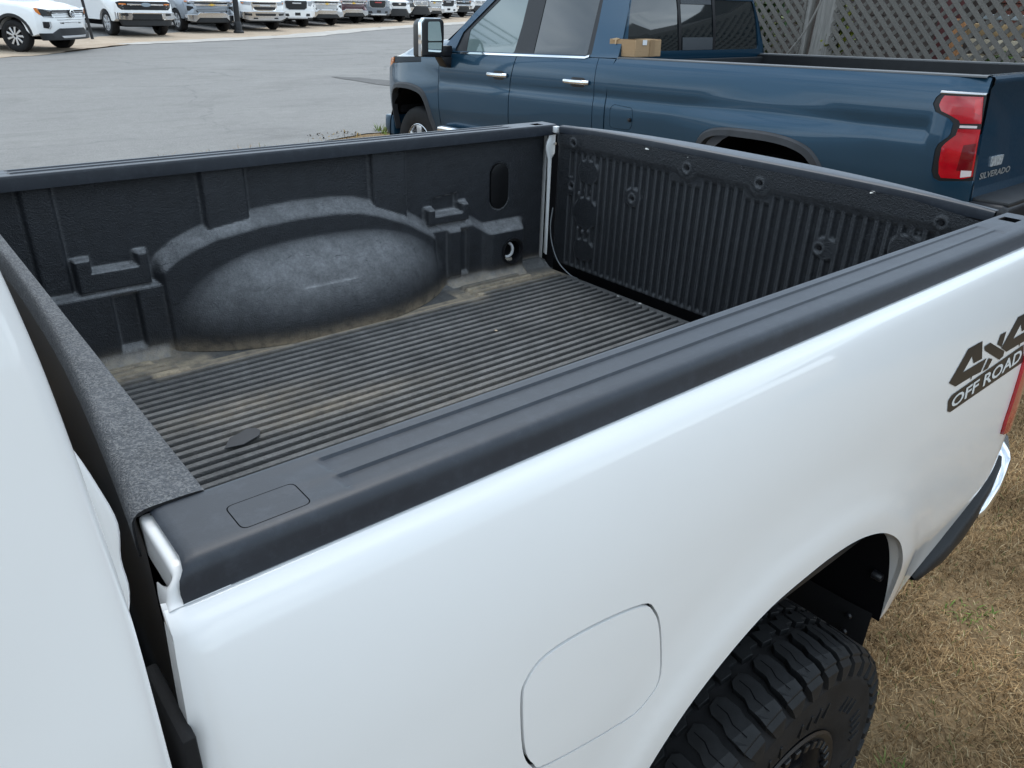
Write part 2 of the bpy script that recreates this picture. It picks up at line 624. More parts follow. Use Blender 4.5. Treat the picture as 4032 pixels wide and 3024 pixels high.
def panel(name, outline, holes, sp, fn, mat, parent=None, rim=0.0, inn=(0, 1, 0), spy=None, thick_edge=.0):
    """sheet cut to a 2D outline (with holes), mapped to 3D by fn(u, w); the cut edges turn inward by rim"""
    loops = [densify(outline, sp)] + [densify(h, sp) for h in holes]
    pts, edges = [], []
    for lp in loops:
        s = len(pts)
        pts += lp
        edges += [(s + i, s + (i + 1) % len(lp)) for i in range(len(lp))]
    A = np.array(pts)
    lo, hi = A.min(0), A.max(0)
    spy = spy or sp
    gx, gy = np.meshgrid(np.arange(lo[0] + sp / 2, hi[0], sp), np.arange(lo[1] + spy / 2, hi[1], spy))
    G = np.c_[gx.ravel(), gy.ravel()]
    k = inside(G, loops[0])
    for h in loops[1:]:
        k &= ~inside(G, h)
    G = G[k]
    if len(G):
        d = np.full(len(G), 9.)
        for i in range(0, len(A), 64):
            d = np.minimum(d, np.sqrt(((G[:, None, :] - A[None, i:i + 64]) ** 2).sum(2)).min(1))
        G = G[d > .45 * min(sp, spy)]
    allp = [Vector((float(p[0]), float(p[1]))) for p in pts] + [Vector((float(p[0]), float(p[1]))) for p in G]
    V, _, Fc, _, _, _ = delaunay_2d_cdt(allp, edges, [], 0, 1e-6)
    V2 = np.array([(v.x, v.y) for v in V])
    Fc = [f for f in Fc]
    cen = np.array([V2[list(f)].mean(0) for f in Fc])
    k = inside(cen, loops[0])
    for h in loops[1:]:
        k &= ~inside(cen, h)
    F = [f for f, q in zip(Fc, k) if q]
    V3 = [fn(p[0], p[1]) for p in V2]
    if rim:
        inn = Vector(inn)
        for lp in loops:
            s = len(V3)
            m = len(lp)
            for p in lp:
                V3.append(fn(p[0], p[1]))
            for p in lp:
                q = Vector(fn(p[0], p[1])) + inn * rim
                V3.append(tuple(q))
            F += [(s + i, s + (i + 1) % m, s + m + (i + 1) % m, s + m + i) for i in range(m)]
    o = mesh(name, V3, F, mat, parent, True)
    nm = []
    e = 1e-3
    for p in V2:
        du = Vector(fn(p[0] + e, p[1])) - Vector(fn(p[0] - e, p[1]))
        dw = Vector(fn(p[0], p[1] + e)) - Vector(fn(p[0], p[1] - e))
        nm.append(du.cross(dw).normalized())
    nv = [tuple(v.normal) for v in o.data.vertices]
    for i_, n_ in enumerate(nm):
        nv[i_] = tuple(n_)
    o.data.normals_split_custom_set_from_vertices(nv)
    return o


def grid(name, us, vs, fn, mat, parent=None, skip=None, attrs=None, sharp=None):
    """fn takes two arrays (U, V) and returns X, Y, Z arrays"""
    U, V = np.meshgrid(np.asarray(us, float), np.asarray(vs, float), indexing='ij')
    X, Y, Z = fn(U, V)
    n, m = U.shape
    P = np.stack([X, Y, Z], -1).reshape(-1, 3)
    i, j = np.meshgrid(np.arange(n - 1), np.arange(m - 1), indexing='ij')
    a = (i * m + j).ravel()
    F = np.stack([a, a + 1, a + m + 1, a + m], -1)
    if skip is not None:
        uc = .5 * (U[:-1, :-1] + U[1:, 1:]).ravel()
        vc = .5 * (V[:-1, :-1] + V[1:, 1:]).ravel()
        F = F[~skip(uc, vc)]
    at = {k: f(U, V).ravel() for k, f in attrs.items()} if attrs else None
    return mesh(name, P, F, mat, parent, True, at, sharp)


def text_mesh(txt, size=1.0, bold=.022):
    cu = bpy.data.curves.new('letters', 'FONT')
    cu.body = txt
    cu.size = size
    cu.resolution_u = 3
    cu.offset = bold
    o = bpy.data.objects.new('letters', cu)
    COL.objects.link(o)
    dg = bpy.context.evaluated_depsgraph_get()
    me = bpy.data.meshes.new_from_object(o.evaluated_get(dg))
    V = [tuple(v.co) for v in me.vertices]
    F = [tuple(p.vertices) for p in me.polygons]
    bpy.data.objects.remove(o)
    bpy.data.curves.remove(cu)
    bpy.data.meshes.remove(me)
    return V, F


def copy_tree(o, parent=None):
    c = o.copy()
    COL.objects.link(c)
    c.parent = parent
    for ch in list(o.children):
        copy_tree(ch, c)
    return c


def sstep(x, a, b):
    t = np.clip((np.asarray(x, float) - a) / (b - a), 0, 1)
    return t * t * (3 - 2 * t)


def band(x, a, b, s):
    return sstep(x, a - s, a + s) * (1 - sstep(x, b - s, b + s))

# ------------------------------------------------------------------ the setting: ground, road, verge, lot


def gz(x, y):
    x, y = np.asarray(x, float), np.asarray(y, float)
    g = .014 * np.maximum(0, np.minimum(y, 80) - 1.5) * sstep(y, 1.5, 7)
    g = g + .15 * np.exp(-((x - 5.7) / 1.5) ** 2 - ((y - 2.3) / 1.6) ** 2)
    return g


def sheet(name, poly, sp, dz, mat, wob=0.0):
    rn = np.random.default_rng(len(name) * 7)

    def fn(u, v):
        return (u, v, float(gz(u, v)) + dz)
    if wob:
        d = densify(poly, .45)
        poly = [(p[0] + rn.normal(0, wob), p[1] + rn.normal(0, wob)) for p in d]
    o = panel(name, poly, [], sp, fn, mat)
    tag(o, kind='structure')
    return o


_us = np.r_[-700, -300, -120, -60, -30, np.arange(-14, 16, .5), 20, 30, 60, 120, 300, 700]
_vs = np.r_[-700, -300, -120, -60, -30, np.arange(-8, 14, .5), np.arange(14, 90, 4), 120, 300, 700]
ground = grid('ground', _us, _vs, lambda U, V: (U, V, gz(U, V) - .03), SOIL)
tag(ground, kind='structure')
turf = sheet('dry_lawn', [(-14, -8), (15, -8), (15, 9.2), (9, 9.5), (6.6, 9.75), (5.7, 9.85), (5.0, 9.65), (3.5, 9.0), (-14, 8.6)], .5, -.012, SOIL, .05)
KD = np.array((.843, .538))
road = sheet('road', [(-40, 8.4), (3.5, 8.85), (5.0, 9.5), (5.7, 9.72), (6.6, 9.62), (9, 9.35), (40, 9.0), (90, 9.2), (90, 78),
                      (26.5, 37.75), (19.5, 33.3), (14.4, 29.4), (7.5, 26.7), (4.3, 23.5), (3.16, 22.8), (-12, 15.5), (-40, 0)], 1.6, .0, ASPH)
gutter = sheet('concrete_gutter', [(7.2, 26.3), (11, 27.8), (14.4, 29.2), (19.5, 33.1), (26.5, 37.5), (60, 57.5), (60, 59.2), (26.3, 38.8), (19.2, 34.3), (13.5, 30.0), (10, 28.4), (7.0, 26.9)], .6, .012, CONC, .06)
verge = sheet('tan_gravel_verge', [(-20, 11.0), (-5, 18.3), (3.16, 22.7), (4.3, 23.4), (5.2, 24.6), (7.2, 26.6), (10, 28.3), (13.5, 29.9), (19.2, 34.2), (26.3, 38.6), (60, 59), (60, 64),
                                   (26.3, 42.4), (18, 36.9), (13, 33.6), (8.5, 30.6), (6.4, 29.2), (3.2, 30.4), (-20, 24)], .7, .010, TANM, .07)
lot = sheet('parking_lot', [(-20, 23), (3.2, 29.6), (6.6, 29.0), (8.6, 30.3), (13, 33.2), (18, 36.5), (26.3, 42), (60, 63), (90, 110), (-20, 110)], 1.8, .006, LOTM)
o = sheet('asphalt_patch', [(8.75, 16.6), (9.0, 14.9), (9.6, 13.4), (10.2, 13.6), (9.9, 14.9), (9.25, 16.2)], .3, .008, PATCH, .03)


def blades(name, n, region, hmin, hmax, wd, cols, lie=.6, mat=GRASSM, seed=3, keep=None, wgt=None):
    rn = np.random.default_rng(seed)
    (x0, x1), (y0, y1) = region
    X, Y = rn.uniform(x0, x1, n), rn.uniform(y0, y1, n)
    if keep is not None:
        k = keep(X, Y)
        X, Y = X[k], Y[k]
        n = len(X)
    pa = .5 + .25 * (np.sin(X * 7.3 + 2.1 * np.sin(Y * 5.1)) + np.sin(Y * 9.1 + 1.7 * np.sin(X * 6.3)))
    if n > 50000:
        k = rn.uniform(0, 1, n) < .35 + .9 * pa
        X, Y, pa = X[k], Y[k], pa[k]
        n = len(X)
    a = rn.uniform(0, 2 * PI, n)
    h = rn.uniform(hmin, hmax, n) * (.6 + .8 * pa)
    ln = np.clip(rn.normal(lie, .25, n), .05, 1.3)              # how far it lies over
    dx, dy = np.cos(a), np.sin(a)
    px, py = -dy, dx
    wv = wd * rn.uniform(.6, 1.3, n)
    Z = gz(X, Y) - .014
    P = np.zeros((n, 5, 3))
    for k, (t, ws) in enumerate(((0, 1), (0, -1), (.55, .9), (.55, -.9), (1.0, 0))):
        bend = ln * h * (t ** 1.4)
        up_ = h * np.sqrt(np.clip(1 - np.minimum(ln, .97) ** 2, .03, 1)) * t * (1 - .25 * t)
        P[:, k, 0] = X + dx * bend + px * wv * ws
        P[:, k, 1] = Y + dy * bend + py * wv * ws
        P[:, k, 2] = Z + up_
    base = np.arange(n)[:, None] * 5
    F4 = base + np.array([[0, 1, 3, 2]])
    F3 = base + np.array([[2, 3, 4]])
    cols = np.array(cols)
    ci = rn.integers(0, len(cols), n)
    if wgt is not None:
        ci = rn.choice(len(cols), n, p=wgt)
    C_ = cols[ci] * rn.uniform(.65, 1.25, (n, 1))
    big = .62 + .70 * (np.sin(X * 5.1 + 1.7 * np.sin(Y * 4.3)) * np.sin(Y * 6.7 + 1.3 * np.sin(X * 3.9)) * .5 + .5)
    C_ = C_ * big[:, None]
    CC = np.repeat(np.c_[C_, np.ones(n)], 5, 0)
    return mesh(name, P.reshape(-1, 3), list(map(tuple, F4)) + list(map(tuple, F3)), mat, None, False, {'Col': CC})


STRAW = [(.36, .23, .11), (.28, .17, .077), (.42, .285, .145), (.18, .11, .05), (.50, .38, .22), (.12, .145, .04)]
gr = blades('dry_grass', 230000, ((1.05, 4.6), (-1.2, 2.0)), .018, .060, .0014, STRAW, .75, keep=lambda X, Y: (Y < .9 * (X - 1.0) + .75) & (Y > -.30 * X - .15), wgt=[.27, .24, .2, .17, .085, .035])
for cx, cy_, lb in ((2.52, -.12, 'small green weed in the dry grass behind the truck bumper'), (1.62, -.30, 'green weed in the dry grass close to the tyre')):
    wd_ = blades('green_weed', 70, ((cx - .08, cx + .08), (cy_ - .07, cy_ + .07)), .03, .07, .0025, [(.10, .17, .03), (.15, .22, .05), (.20, .22, .07)], .7, seed=int(cx * 10))
    tag(wd_, lb, 'weed', kind='stuff')
tag(gr, 'dry straw coloured grass covering the ground beside the white truck', 'grass', kind='stuff')
gr2 = blades('dry_grass', 16000, ((2.6, 9.5), (1.2, 9.4)), .04, .12, .003, STRAW, .6, seed=8)
tag(gr2, 'sparse dry grass under and beyond the blue truck', 'grass', kind='stuff')
tuft = blades('green_grass_tuft', 200, ((5.92, 6.22), (9.55, 9.9)), .06, .17, .005, [(.16, .24, .04), (.22, .30, .07), (.28, .27, .09)], .5, seed=5)
tag(tuft, 'green grass tuft by the nose of the blue truck', 'grass', kind='stuff')
lit = blades('leaf_litter', 130, ((4.75, 5.6), (9.55, 10.0)), .03, .09, .012, [(.10, .07, .04), (.30, .2, .07), (.06, .05, .04)], .95, seed=6)
tag(lit, 'brown leaf litter at the road edge', 'leaf litter', kind='stuff')

# ================================================================== the white pickup (near)
W = 1.625            # inner edge of near rail at y=0, of far rail at y=W
ZR = 1.52            # rail top
ZF = .955            # bed floor
LB = 1.945           # tailgate inner face
truck = empty('pickup_truck')
tag(truck, 'white pickup truck with open black lined bed, filling the foreground', 'pickup truck')
ARCH = catmull([(.415, .60), (.43, .74), (.455, .825), (.506, .909), (.604, .998), (.754, 1.066), (.90, 1.084), (1.02, 1.083), (1.115, 1.064), (1.20, 1.028), (1.282, .966),
                (1.34, .882), (1.383, .78), (1.40, .70), (1.405, .655)], 5)
_PZ = [.55, .66, .75, .83, .875, .90, 1.0, 1.1, 1.2, 1.3, 1.35, 1.40, 1.44, 1.466, 1.476, 1.480, 1.483]
_PY = [-.150, -.166, -.178, -.189, -.197, -.197, -.197, -.194, -.187, -.176, -.167, -.155, -.142, -.1315, -.125, -.118, -.106]
_zz = np.linspace(.55, 1.483, 300)
_yy = np.interp(_zz, _PZ, _PY)
for _ in range(3):                                    # soften the profile, but keep the sharp top shoulder
    sm = np.convolve(np.pad(_yy, 7, 'edge'), np.ones(15) / 15, 'valid')
    _yy = np.where(_zz < 1.44, sm, _yy)
AR = np.array(ARCH)
AR_A, AR_B = AR[:-1], AR[1:]


def arch_dist(x, z):
    p = np.array((x, z))
    ab = AR_B - AR_A
    t = np.clip(((p - AR_A) * ab).sum(1) / (ab ** 2).sum(1), 0, 1)
    return float(np.sqrt(((AR_A + ab * t[:, None] - p) ** 2).sum(1)).min())


def side_y(x, z):
    y = float(np.interp(z, _zz, _yy))
    d = arch_dist(x, z)
    t = max(0.0, 1 - d / .16)
    lip = max(0.0, 1 - d / .085)
    y -= .009 * t * t * (3 - 2 * t) * (1 if z < 1.3 else 0)
    if lip > 0:
        y -= .0030 * float(sstep(lip, 0, .60))
    if x > 1.79:
        y += .105 * ((x - 1.79) / .20) ** 2.2
    if x < -.056:
        y += .016 * ((-.056 - x) / .030) ** 2
    return y


FUEL = [(.2575, 1.207), (.2655, 1.238), (.300, 1.2585), (.378, 1.257), (.471, 1.240), (.498, 1.216), (.513, 1.174), (.5205, 1.090), (.4985, 1.058), (.448, 1.045), (.301, 1.073), (.273, 1.095), (.2595, 1.134)]
FUEL = [(p[0], p[1]) for p in FUEL]
FUELC = catmull(FUEL, 4, True)
cx_, cz_ = np.mean(FUELC, 0)


def shrink(poly, d):
    c = np.mean(poly, 0)
    out_ = []
    for p in poly:
        v = np.array(p) - c
        out_.append(tuple(c + v * (1 - d / np.linalg.norm(v))))
    return out_


LAMPF = [(1.800, 1.425), (1.795, 1.33), (1.787, 1.25), (1.776, 1.17), (1.764, 1.085), (1.768, 1.050)]
side_out = ([(-.076, 1.4825), (.3, 1.4825), (1.2, 1.4825), (1.93, 1.4825), (1.86, 1.455)] + LAMPF +
            [(1.86, 1.035), (1.985, 1.025), (1.985, .955), (1.84, .945), (1.725, .860), (1.64, .782), (1.553, .716), (1.46, .672)] + ARCH[::-1] + [(.30, .58), (-.088, .58), (-.088, 1.0), (-.087, 1.3), (-.085, 1.39), (-.080, 1.45)])
bedside = panel('bed_side', side_out, [FUELC], .018, lambda x, z: (x, side_y(x, z), z), WHITE, truck, .010)
loft('arch_lip', [[(p[0], side_y(*p) + d, p[1]) for d in (-.0002, .004, .034)] for p in ARCH], WHITE, bedside, sharp=60)
loft('front_edge', [[(float(np.interp(z, [1.3, 1.39, 1.45, 1.4825], [-.0872, -.0851, -.0801, -.0761])), side_y(float(np.interp(z, [1.3, 1.39, 1.45, 1.4825], [-.0872, -.0851, -.0801, -.0761])), z) + d, z) for d in (.0, .004, .006, .022)] for z in np.linspace(.6, 1.470, 24)], WHITE, bedside)

def offset_in(poly, d):
    P_ = np.array(poly, float)
    c_ = P_.mean(0)
    a_, b_ = np.roll(P_, 1, 0), np.roll(P_, -1, 0)
    t_ = b_ - a_
    t_ /= np.linalg.norm(t_, axis=1)[:, None]
    n_ = np.c_[-t_[:, 1], t_[:, 0]]
    if ((c_ - P_) * n_).sum() < 0:
        n_ = -n_
    return [tuple(q) for q in P_ + n_ * d]


FD = offset_in(FUELC, .0042)
fuel = panel('fuel_door', FD, [], .014, lambda x, z: (x, side_y(x, z) - .0004, z), WHITE, truck, .010)
panel('fuel_recess', offset_in(FUELC, -.006), [], .03, lambda x, z: (x, side_y(x, z) + .0105, z), VOID, truck)
# far side of the bed, mirrored
far_out = [(-.076, 1.4825), (1.96, 1.4825), (1.975, 1.0), (1.985, .955), (1.84, .945), (1.725, .860), (1.553, .716), (1.46, .672)] + ARCH[::-3] + [(.30, .58), (-.080, .58)]
panel('bed_side', far_out, [], .06, lambda x, z: (x, W - side_y(x, z), z), WHITE, truck, .03, (0, -1, 0))
# tail lamp of the near side
lamp_out = [(p[0] + .003, p[1]) for p in LAMPF] + [(1.86, 1.038), (2.0, 1.028), (2.0, 1.46), (1.862, 1.452)]
lamp = panel('tail_lamp', lamp_out, [], .02, lambda x, z: (x, side_y(x, z) - .007, z), RED, truck, .02)
panel('reflector', [(1.955, 1.06), (1.995, 1.05), (1.995, 1.12), (1.965, 1.12)], [], .02, lambda x, z: (x, side_y(x, z) - .010, z), PINK, lamp, .004)
box('tailgate_jamb', (1.955, -.11, .70), (2.0, -.045, 1.475), WHITE, truck, .008)
box('tailgate_jamb', (1.955, W + .045, .70), (2.0, W + .11, 1.475), WHITE, truck, .008)


# front return flange of the bed side, seen in the gap behind the cab
capP = [(.0, 1.482), (.0, 1.485), (.0, 1.5125), (-.0006, 1.5160), (-.0022, 1.5190), (-.0055, 1.5200), (-.008, 1.5200), (-.017, 1.5200), (-.0195, 1.5200), (-.0425, 1.5200), (-.045, 1.52), (-.0555, 1.52), (-.058, 1.52), (-.079, 1.52), (-.0815, 1.52),
        (-.0895, 1.5198), (-.0940, 1.5188), (-.0978, 1.5165), (-.1005, 1.5125), (-.1022, 1.507), (-.1034, 1.500), (-.1043, 1.494), (-.1050, 1.489), (-.1052, 1.4845), (-.1035, 1.482)]


def flange(mirror):
    base = [(.004, 1.511), (-.02, 1.511), (-.05, 1.511), (-.076, 1.510), (-.089, 1.506), (-.096, 1.499), (-.099, 1.491), (-.1015, 1.486), (-.1055, 1.4832)]
    base = catmull(base, 3)
    secs = []
    for x, ins in ((-.02, 0), (-.0565, 0), (-.0585, .0004), (-.0600, .0014), (-.0610, .0032), (-.0614, .008), (-.0614, .040)):
        s = []
        for i, (y, z) in enumerate(base):
            a = base[max(i - 1, 0)]
            b = base[min(i + 1, len(base) - 1)]
            t = np.array((b[0] - a[0], b[1] - a[1]))
            t /= np.linalg.norm(t)
            nrm = np.array((-t[1], t[0]))       # points inward/downwards
            wig = -.0130 * float(sstep(-y, .088, .1055)) if x < -.03 else 0
            q = np.array((y, z)) - nrm * (-ins)
            if nrm[1] > 0:
                q = np.array((y, z)) - nrm * ins
            yy = q[0]
            s.append((x + wig, W - yy if mirror else yy, q[1]))
        secs.append(s)
    loft('bed_front_flange', secs, WHITE, truck, sharp=50)


flange(False)
flange(True)


# rail caps
def rail_cap(mirror):
    xs = [-.052, -.0505, -.047, -.039, 0, .05, .105, .110, .116, .13] + list(np.linspace(.25, 1.6, 10)) + [1.735, 1.745, 1.752, 1.757, 1.83, 1.862, 1.905, 1.94, 1.957]
    idx = np.arange(len(capP))
    cp = np.array(capP)

    def fn(U, V):
        vi = np.rint(V).astype(int)
        y, z = cp[vi, 0], cp[vi, 1].copy()
        st = ((y < -.0190) & (y > -.043)) | ((y < -.0575) & (y > -.0795))
        ramp = np.clip((U - .105) / .011, 0, 1) * np.clip((1.757 - U) / .012, 0, 1)
        z = z - np.where(st, .0032 * ramp, 0)
        fr = np.clip((-.039 - U) / .013, 0, 1)
        z = z - .0035 * fr ** 3 * (z > 1.51)
        fwd = np.interp(-y, [0, .085, .098, .104, .106], [0, 0, -.003, -.010, -.0085])
        x = np.where(U < -.03, U + fwd, U)
        y2 = y + .004 * np.clip((U - 1.0) / .95, 0, 1) ** 2 * (y < -.01)
        if mirror:
            y2 = W - y2
        return x, y2, z

    def skip(u, v):
        y = np.interp(v, idx, cp[:, 0])
        return (u > 1.862) & (u < 1.905) & (y < -.0195) & (y > -.058) & (np.interp(v, idx, cp[:, 1]) > 1.5)
    o = grid('rail_cap', xs, idx, fn, CAPM, truck, skip, None, 30)
    yA = lambda y: W - y if mirror else y
    # front end face of the cap
    m = len(capP)
    f = [(-.052 + float(np.interp(-p[0], [0, .085, .098, .104, .106], [0, 0, -.003, -.010, -.0085])), yA(p[0]), p[1] - (.0035 if p[1] > 1.51 else 0)) for p in capP]
    bck = [(q[0] + .006, yA(p[0] * .97), p[1] - .012) for q, p in zip(f, capP)]
    loft('cap_end', [f, bck], CAPM, o, sharp=40)
    y0, y1 = sorted((yA(-.0195), yA(-.058)))
    a = [(1.862, y0), (1.905, y0), (1.905, y1), (1.862, y1)]
    V = [(p[0], p[1], 1.520) for p in a] + [(p[0], p[1], 1.485) for p in a]
    mesh('stake_hole', V, [(0, 1, 5, 4), (1, 2, 6, 5), (2, 3, 7, 6), (3, 0, 4, 7), (4, 5, 6, 7)], VOID, o, False)
    # stake pocket cover: a fine groove and the flush plate inside it
    rp = roundpoly([(.003, yA(-.042)), (.072, yA(-.042)), (.072, yA(-.0845)), (.003, yA(-.0845))], .008, 5)
    rin = shrink(rp, .0013)
    n = len(rp)
    mesh('cover_groove', [(p[0], p[1], 1.52005) for p in rp] + [(p[0], p[1], 1.52005) for p in rin], [(i, (i + 1) % n, n + (i + 1) % n, n + i) for i in range(n)], VOID, o, False)
    return o


rail_cap(False)
rail_cap(True)

# bulkhead between bed and cab, with its padded, dusty top


def bfront(y):
    t = (y - W / 2) / (W / 2)
    return -.068 + .046 * (1 - t * t)


ys = np.linspace(-.004, W + .004, 60)
prof = [(1, 0, -.075), (1, -.0005, -.05), (1, .0002, -.02), (1, .0, .0005), (1, -.0008, .0032), (.985, -.0012, .0048), (.93, 0, .0058), (.75, 0, .0064), (.5, 0, .0066), (.30, 0, .0066), (.18, 0, .0060), (.09, 0, .0042), (.03, 0, .0008), (0, -.0005, -.004), (0, -.0012, -.012), (0, -.0015, -.028), (0, -.0008, -.042)]
secs = []
for y in ys:
    xf = bfront(y)
    s = []
    for k, (t, dx, dz) in enumerate(prof):
        j = (random.uniform(-1, 1) * .0016) if k == len(prof) - 1 else 0
        s.append((xf * (1 - t) + dx, y, ZR - .004 + dz + j))
    secs.append(s)
bc = loft('bulkhead_pad', secs, BULKM, truck, sharp=60)
end = [(p[0] * .995, p[1] - .0005, p[2]) for p in secs[0]]
end2 = [(p[0] + (.0022 if i > 10 else -.0015 if i < 4 else 0), -.0045, p[2] - (.0035 if 3 < i < 12 else 0)) for i, p in enumerate(secs[0])]
loft('pad_edge', [secs[0], end2], RUBBER, bc, sharp=50)
loft('bulkhead', [[(bfront(y) + .006 + (-.02 if z < 1.2 else 0) * 0, y, z) for z in (1.50, 1.47, 1.2, .9, .62)] for y in ys[::4]], plain('bulkhead_paint', (.011, .014, .019), .45, var=.15), truck)
grid('bulkhead_liner', np.linspace(-.03, W + .03, 160), [.955, 1.0, 1.1, 1.3, 1.5],
     lambda U, V: (-.006 + .008 * (.5 + .5 * np.tanh(4 * np.sin(U * 2 * PI / .066))) - .01, U, V), LINER, truck)

# ---- bed floor
rp_ = .0332


def floor_fn(U, V):
    n = np.round((V - (W / 2)) / rp_)
    c = W / 2 + n * rp_
    t = np.abs(V - c) / (rp_ / 2)
    h = .0145 * (1 - sstep(t, .42, .84))
    # where the ribs run: all along between the wheel houses, cut short beside them
    yo = np.abs(c - W / 2)
    xe = np.where(yo > .70, np.where(yo > .74, 1.765, 1.79), 1.882) - np.where(yo > .70, (yo - .70) * .35, 0)
    rn = np.abs(np.sin(c * 913.7)) * .006
    on = (1 - sstep(U, xe - .007 + rn, xe + rn))
    mid = np.where(yo < .633, 1.0, 0.0)
    fr = np.where((yo > .633) & (yo < .79), 1 - sstep(U, .43 - (yo - .63) * .75, .445 - (yo - .63) * .75), 0)
    re = np.where((yo > .633) & (yo < .79), sstep(U, 1.455, 1.47), 0)
    edge = np.where(yo > .79, 0.0, 1.0)
    on = on * np.clip(mid + fr + re, 0, 1) * edge * sstep(U, .04, .06)
    # fillets up to the side walls and the lip at the tailgate
    f = np.clip((np.abs(V - W / 2) - .775) / .06, 0, 1)
    lip = -.012 * sstep(U, 1.925, 1.945)
    # curb around the wheel houses
    return U, V, ZF + h * on + .03 * f * f + lip


def floor_dirt(U, V):
    yo = np.abs(V - W / 2)
    d = np.exp(-((yo - .715) / .045) ** 2) * ((U < .50) | (U > 1.40) | (yo < .70))
    d2 = np.exp(-((yo - .656) / .022) ** 2) * 1.3
    d3 = .28 * np.exp(-((U - .62) / .25) ** 2 - ((V - 1.02) / .05) ** 2) + .25 * np.exp(-((U - .45) / .2) ** 2 - ((V - 1.15) / .06) ** 2) + .15 * np.exp(-((U - .9) / .35) ** 2 - ((V - .75) / .2) ** 2)
    d4 = .9 * np.exp(-((U - .30) / .14) ** 2 - ((yo - .76) / .06) ** 2)
    d5 = .5 * np.exp(-((U - 1.43) / .05) ** 2 - ((yo - .66) / .05) ** 2)
    return np.clip(np.maximum.reduce([d * .8, d2 * .95 * ((U > .3) & (U < 1.5)), d3, d4, d5]), 0, 1)


fl = grid('bed_floor', np.r_[np.linspace(0, .3, 20), np.linspace(.31, .48, 36), np.linspace(.5, 1.40, 50), np.linspace(1.405, 1.48, 20), np.linspace(1.5, 1.72, 16), np.linspace(1.725, 1.95, 90)],
          np.arange(-.04, W + .0401, rp_ / 16), floor_fn, FLOORM, truck, None, {'dirt': floor_dirt})
box('floor_pan', (-.02, -.12, .90), (1.95, W + .12, .943), BLACK, truck)

# ---- bed side walls with wheel houses: a moulded relief d(x, z) that stands inward from the wall
LX = [.40, .423, .475, .526, .593, .736, .86, .985, 1.07, 1.147, 1.266, 1.359, 1.42]
LZ = [1.205, 1.232, 1.266, 1.286, 1.306, 1.324, 1.331, 1.329, 1.320, 1.299, 1.252, 1.197, 1.15]


def wall_d(U, V):
    x, z = U, V
    d = .0 * x
    # pressed columns on the upper wall
    for a, b, h in ((.118, .192, .013), (.578, .712, .020), (1.146, 1.281, .020)):
        d = np.maximum(d, h * band(x, a, b, .006) * sstep(z, 1.16, 1.2))
    # broad bulge of the plain panels
    # shelf on the left and below it the lower wall
    low = .036 * (1 - sstep(z, 1.168, 1.190))
    left = (1 - sstep(x, .46, .56)) * sstep(x, .0, .01)
    d = np.maximum(d, low * left)
    d = d - .018 * band(x, .277, .346, .004) * (1 - sstep(z, 1.155, 1.168)) * sstep(z, .985, 1.01)
    # wheel arch flange
    zl = np.interp(x, LX, LZ)
    on = sstep(x, .395, .43) * (1 - sstep(x, 1.37, 1.42))
    fl_ = .048 * (1 - sstep(z, zl - .030, zl + .026)) * on
    d = np.maximum(d, fl_)
    # the right hand shelf
    zs = np.interp(x, [1.33, 1.56, 1.63, 2.0], [1.192, 1.192, 1.150, 1.150])
    rs = (.034 + .022 * sstep(x, 1.60, 1.65)) * (1 - sstep(z, zs - .018, zs + .022)) * sstep(x, 1.345, 1.375) * (1 - sstep(x, 1.79, 1.845))
    d = np.maximum(d, rs)
    d = d - .014 * band(x, 1.440, 1.502, .003) * (1 - sstep(z, 1.165, 1.18)) * sstep(z, .99, 1.0) * 0
    d = d + .012 * band(x, 1.442, 1.500, .004) * (1 - sstep(z, 1.165, 1.185)) * sstep(z, .985, 1.0)
    d = d - .012 * band(x, 1.502, 1.538, .003) * (1 - sstep(z, 1.160, 1.175)) * sstep(z, .99, 1.01)
    # board pocket on the left: block with two posts
    blk = band(x, .203, .396, .004) * band(z, 1.178, 1.240, .005)
    blk = np.maximum(blk, band(x, .203, .246, .004) * band(z, 1.178, 1.276, .004))
    blk = np.maximum(blk, band(x, .364, .396, .004) * band(z, 1.178, 1.275, .004))
    d = np.maximum(d, .032 * blk)
    # board pocket on the right
    lip = band(x, 1.362, 1.546, .005) * band(z, 1.200, 1.238, .006)
    lip = np.maximum(lip, band(x, 1.362, 1.395, .005) * band(z, 1.20, 1.262, .006))
    lip = np.maximum(lip, band(x, 1.512, 1.546, .005) * band(z, 1.20, 1.268, .006))
    d = np.maximum(d, .032 * lip)
    d = d - .014 * band(x, 1.398, 1.508, .003) * band(z, 1.239, 1.245 + .045 + .2 * (x - 1.40) * .5, .003)
    # wheel house
    r = (np.abs(x - .922) / .530) ** 2.6 + (np.clip(z - .955, 0, 1) / .298) ** 2.3
    q_ = 1 - r
    ext = .200 * np.sign(q_) * np.abs(q_) ** .92                 # goes below zero outside, so the blend has a real fillet
    dome = np.clip(ext, 0, 1)
    ext = ext - .0035 * band(x, .81, 1.0, .016) * sstep(z, 1.112, 1.118) * (1 - sstep(z, 1.118, 1.165))
    k = .040
    hh_ = np.clip(k - np.abs(d - ext), 0, k) / k
    d = np.maximum(d, ext) + hh_ * hh_ * k / 4
    # round tie-down well and the oblong plug
    rr = np.sqrt((x - 1.742) ** 2 + (z - 1.052) ** 2)
    d = d - .004 * (1 - sstep(rr, .049, .054))
    cap_ = np.sqrt((x - 1.712) ** 2 + (z - np.clip(z, 1.258, 1.345)) ** 2)
    d = d - .010 * (1 - sstep(cap_, .0435, .047))
    # fillet to the floor and to the rear
    f = np.clip((ZF + .040 - z) / .040, 0, 1)
    d = d + .034 * f * f * (1 - sstep(dome, .004, .03))
    return d


def wall_y(U, V):
    return 1.668 - wall_d(U, V)


xs = np.r_[np.arange(0, 1.936, .0048)]
zs = np.arange(.957, 1.5001, .0042)


